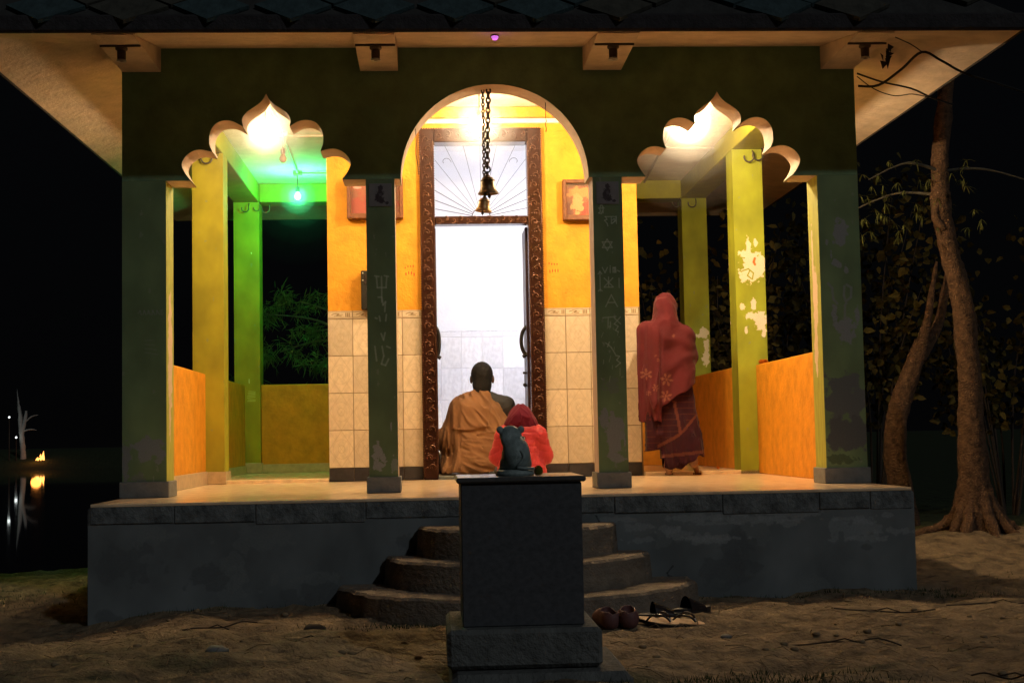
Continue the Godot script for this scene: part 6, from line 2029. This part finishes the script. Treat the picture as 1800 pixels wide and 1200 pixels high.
	var tufts := [Vector3(-0.55, 1.15, 0.1), Vector3(-0.25, 1.35, 0.2), Vector3(0.05, 1.5, 0.1), Vector3(-0.7, 1.9, 0), Vector3(-0.35, 2.1, 0.1), Vector3(-0.1, 0.75, 0.2), Vector3(0.15, 2.0, 0), Vector3(-0.5, 2.45, -0.1), Vector3(0.2, 1.1, 0.15), Vector3(-1.05, 1.5, 0.0), Vector3(-1.3, 1.2, 0.1), Vector3(-0.25, 1.75, 0.3), Vector3(-0.6, 0.7, 0.1), Vector3(-0.1, 2.5, 0.0), Vector3(-0.85, 2.3, 0.1)]
	var tg := G.new()
	for p in tufts:
		g = G.new()
		var root: Vector3 = Vector3(0.3, 1.9, -0.1) if p.y > 1.6 else Vector3(0.62, 1.2, -0.2)
		trunk(g, [root, root.lerp(p, 0.5) + Vector3(0, 0.12, 0.05), p], [0.022, 0.014, 0.007], 5, 0.006)
		part("branch", g, M.grey_bark, t)
		for k in 7:
			var c: Vector3 = p + Vector3(rng.randf_range(-0.2, 0.2), rng.randf_range(-0.1, 0.1), rng.randf_range(-0.1, 0.1))
			for i in 40:
				leaf(tg, c + Vector3(rng.randfn(0, 0.04), rng.randfn(0, 0.04), rng.randfn(0, 0.04)), Vector3(rng.randf_range(-1, 1), rng.randf_range(-1.5, 0.6), rng.randf_range(-1, 1)), Vector3(0.2, 0.3, 1), rng.randf_range(0.07, 0.17), 0.0065, Color(0.08, 0.115, 0.04) * rng.randf_range(0.6, 1.3))
	part("crown", tg, M.leaf, t).set_meta("kind", "stuff")
	rng.seed = 7

# ---------------------------------------------------------------- across the pond
func far_shore() -> void:
	var z := -76.5
	var pt := func(px: float, py: float) -> Vector3:
		# a spot on the far bank as seen beside the temple
		return Vector3(-0.415 + 85.4 * (px - 762.0) / 2500.0, 0.33 + 85.4 * (786.0 - py) / 2500.0, z)
	var f: Vector3 = pt.call(83, 788)
	var gy := gh(f.x, z)
	var t := thing("bonfire", "small bright bonfire burning on the far bank of the pond", "fire", Vector3(f.x, gy, z))
	var g := G.new()
	for k in 9:
		var a := TAU * k / 9.0
		g.tube([Vector3(0.55 * cos(a), 0.02, 0.3 * sin(a)), Vector3(0.1 * cos(a + 2.6), 0.3 + 0.05 * (k % 3), 0.1 * sin(a + 2.6))], 0.035, 6)
	part("logs", g, M.dark_twig, t)
	var fl := glow("flame", Color(1.0, 0.42, 0.09), 3.0)
	for q in [[0.0, 0.0, 0.15, 0.5], [-0.16, 0.02, 0.11, 0.32], [0.15, 0.0, 0.12, 0.68], [0.2, 0.05, 0.07, 0.36]]:
		g = G.new()
		g.X = Transform3D(Basis(Vector3.BACK, -0.12), Vector3(q[0], 0.05, q[1]))
		var w: float = q[2]; var h: float = q[3]
		g.lathe([Vector2(0, 0), Vector2(w * 0.7, h * 0.04), Vector2(w, h * 0.2), Vector2(w * 0.8, h * 0.42), Vector2(w * 0.42, h * 0.66), Vector2(w * 0.18, h * 0.86), Vector2(0, h)], 12)
		part("flame", g, fl, t)
	var l := OmniLight3D.new()
	l.name = "fire_light"
	l.light_color = Color(1.0, 0.6, 0.25); l.light_energy = 0.4; l.light_size = 0.3; l.omni_range = 30; l.omni_attenuation = 2.0; l.shadow_enabled = true
	l.position = Vector3(0, 0.5, 0.75)
	t.add_child(l)
	# pale tree lit by two small lamps
	var b: Vector3 = pt.call(50, 790)
	t = thing("pale_tree", "pale forked tree lit from beside on the far bank, left of the bonfire", "tree", Vector3(b.x, gh(b.x, z), z - 0.5))
	g = G.new()
	trunk(g, [Vector3(0.05, -0.2, 0), Vector3(0, 1.0, 0), Vector3(-0.1, 2.0, 0), Vector3(-0.15, 2.8, 0), Vector3(-0.25, 3.5, 0), Vector3(-0.35, 4.4, 0)], [0.2, 0.16, 0.13, 0.11, 0.06, 0.015], 10, 0.05)
	trunk(g, [Vector3(-0.05, 1.8, 0), Vector3(0.12, 2.5, 0), Vector3(0.2, 3.1, 0.0)], [0.13, 0.11, 0.06], 8, 0.03)
	for q in [[Vector3(0.1, 2.4, 0), Vector3(0.5, 2.75, 0), Vector3(0.9, 2.85, 0)], [Vector3(0.0, 1.9, 0), Vector3(0.5, 2.0, 0.1), Vector3(0.8, 1.95, 0)]]: trunk(g, q, [0.06, 0.04, 0.012], 6, 0.02)
	part("trunk", g, M.pale_bark, t)
	var wl := glow("white_far_lamp", Color(0.95, 1.0, 1.0), 2.0)
	for q in [[31.0, 735.0, "upper small white lamp on the far bank, left of the pale tree"], [43.0, 770.0, "lower small white lamp on the far bank, at the foot of the pale tree"]]:
		var p: Vector3 = pt.call(q[0], q[1])
		var y0 := gh(p.x, z)
		t = thing("far_lamp", q[2], "lamp", Vector3(p.x, y0, z), 0.0, "small lamps across the pond")
		g = G.new()
		g.ball(Vector3(0, p.y - y0, 0), Vector3.ONE * 0.06, 12, 8)
		part("bulb", g, wl, t)
		g = G.new()
		g.tube([Vector3(0, -0.1, 0), Vector3(0, p.y - y0 - 0.08, 0)], 0.03, 7)
		part("post", g, M.dark_twig, t)
		l = OmniLight3D.new()
		l.name = "lamp_light"
		l.light_color = Color(0.95, 1.0, 0.98); l.light_energy = 0.03; l.light_size = 0.08; l.omni_range = 30; l.omni_attenuation = 2.0; l.shadow_enabled = true
		l.position = Vector3(0, p.y - y0, 0)
		t.add_child(l)

# ---------------------------------------------------------------- litter on the earth
func litter() -> void:
	rng.seed = 1234
	var gg := G.new()
	for b in [[0.75, 3.75, 0.55, 0.22, 1500], [1.9, 4.0, 0.7, 0.2, 700], [-0.45, 1.86, 0.42, 0.06, 500], [-1.5, 0.88, 0.8, 0.05, 260], [1.7, 0.9, 0.6, 0.06, 420], [2.5, 1.0, 0.35, 0.15, 420], [-3.6, -0.6, 0.8, 0.9, 1600], [3.4, 0.6, 0.5, 0.5, 500], [2.7, 2.9, 0.6, 0.25, 500]]:
		for k in int(b[4]):
			var x: float = b[0] + rng.randfn(0, 0.5) * b[2]
			var z: float = b[1] + rng.randfn(0, 0.5) * b[3]
			if z < 0.84 and absf(x) < 2.4: continue
			var h := rng.randf_range(0.008, 0.032)
			var a := rng.randf() * TAU
			var w := Vector3(cos(a), 0, sin(a)) * 0.0022
			var p := gp(x, z, -0.003)
			var tip := p + Vector3(rng.randf_range(-0.6, 0.6) * h, h, rng.randf_range(-0.6, 0.6) * h)
			gg.col = Color(0.035, 0.05, 0.016) * rng.randf_range(0.5, 1.4)
			gg.tri(p - w, p + w, tip)
	var go := part("grass_tufts", gg, M.leaf)
	tag(go, "sparse short dark grass growing in patches on the earth", "grass", "", "stuff")
	var g := G.new()
	for k in 1100:   # fine straw and crumbs, one mass
		var x := rng.randf_range(-4.0, 4.8); var z := rng.randf_range(0.95, 4.4)
		if Vector2(x - 0.045, z - 0.83).length() < 1.05: continue
		if absf(x + 0.07) < 0.4 and z > 2.7: continue
		if k % 5 == 0:
			var r := rng.randf_range(0.006, 0.022)
			g.ball(gp(x, z, r * 0.2), Vector3(r, r * 0.6, r * rng.randf_range(0.7, 1.3)), 6, 4)
		else:
			var a := rng.randf() * TAU; var l := rng.randf_range(0.03, 0.14)
			var d := Vector3(cos(a), 0, sin(a)) * l
			g.tube([gp(x, z, 0.004), gp(x + d.x * 0.5, z + d.z * 0.5, 0.008 + rng.randf() * 0.01), gp(x + d.x, z + d.z, 0.004)], rng.randf_range(0.001, 0.0024), 4)
	var o := part("straw_litter", g, M.straw)
	tag(o, "scattered straw, crumbs and small stones on the bare earth", "litter", "", "stuff")
	var sticks := [[1.9, 1.62, 0.55, 0.1, "long thin dark stick lying along the foot of the platform right of the sandals"], [1.35, 2.75, 0.5, -0.25, "dark stick on the ground in front of the right half of the platform"], [2.55, 1.55, 0.6, 0.0, "dark stick at the foot of the right end of the platform"], [1.75, 3.55, 0.3, -0.9, "short dark stick nearest the bottom right corner"], [2.35, 3.0, 0.16, -0.6, "short pale straw stalk at the right of the ground"], [-1.0, 2.35, 0.3, 0.3, "dark twig on the earth left of the pedestal"], [-1.5, 1.75, 0.4, 0.15, "dark twig close to the left steps"]]
	for q in sticks:
		var pale: bool = "pale" in q[4]
		var t := thing("stick", q[4], "stick", gp(q[0], q[1], 0.008))
		g = G.new()
		var d: Vector3 = Vector3(cos(q[3]), 0, -sin(q[3])) * q[2]
		var pts := []
		for i in 6:
			var p: Vector3 = d * (i / 5.0 - 0.5)
			pts.append(gp(q[0] + p.x, q[1] + p.z + rng.randf_range(-0.015, 0.015), 0.01) - t.position)
		g.tube(smooth_line(pts, 3), 0.0025 if pale else 0.0038, 6)
		if not pale:
			g.tube([pts[2], pts[2] + Vector3(0.05, 0.02, 0.05), pts[2] + Vector3(0.11, 0.0, 0.08)], 0.003, 5)
		part("stick", g, M.straw if pale else M.dark_twig, t)
	var stones := [[-1.32, 2.95, 0.035, "pale stone lying on the earth left of the pedestal"], [-1.0, 1.98, 0.04, "dark clod at the left edge of the lit earth near the steps"], [0.92, 2.35, 0.02, "small white scrap on the earth in front of the sandals"], [-3.1, 0.3, 0.05, "flat pale stone beyond the left corner of the platform"]]
	for q in stones:
		var t := thing("stone", q[3], "stone", gp(q[0], q[1]))
		g = G.new()
		var r: float = q[2]
		g.ball(Vector3(0, r * 0.3, 0), Vector3(r * 1.4, r * 0.6, r), 10, 7)
		for i in g.V.size(): g.V[i] += g.N[i] * r * 0.25 * gn.get_noise_3d(g.V[i].x * 40, g.V[i].y * 40, g.V[i].z * 40)
		part("stone", g, M.plinth_stone if "dark" not in q[3] else M.dark_twig, t)
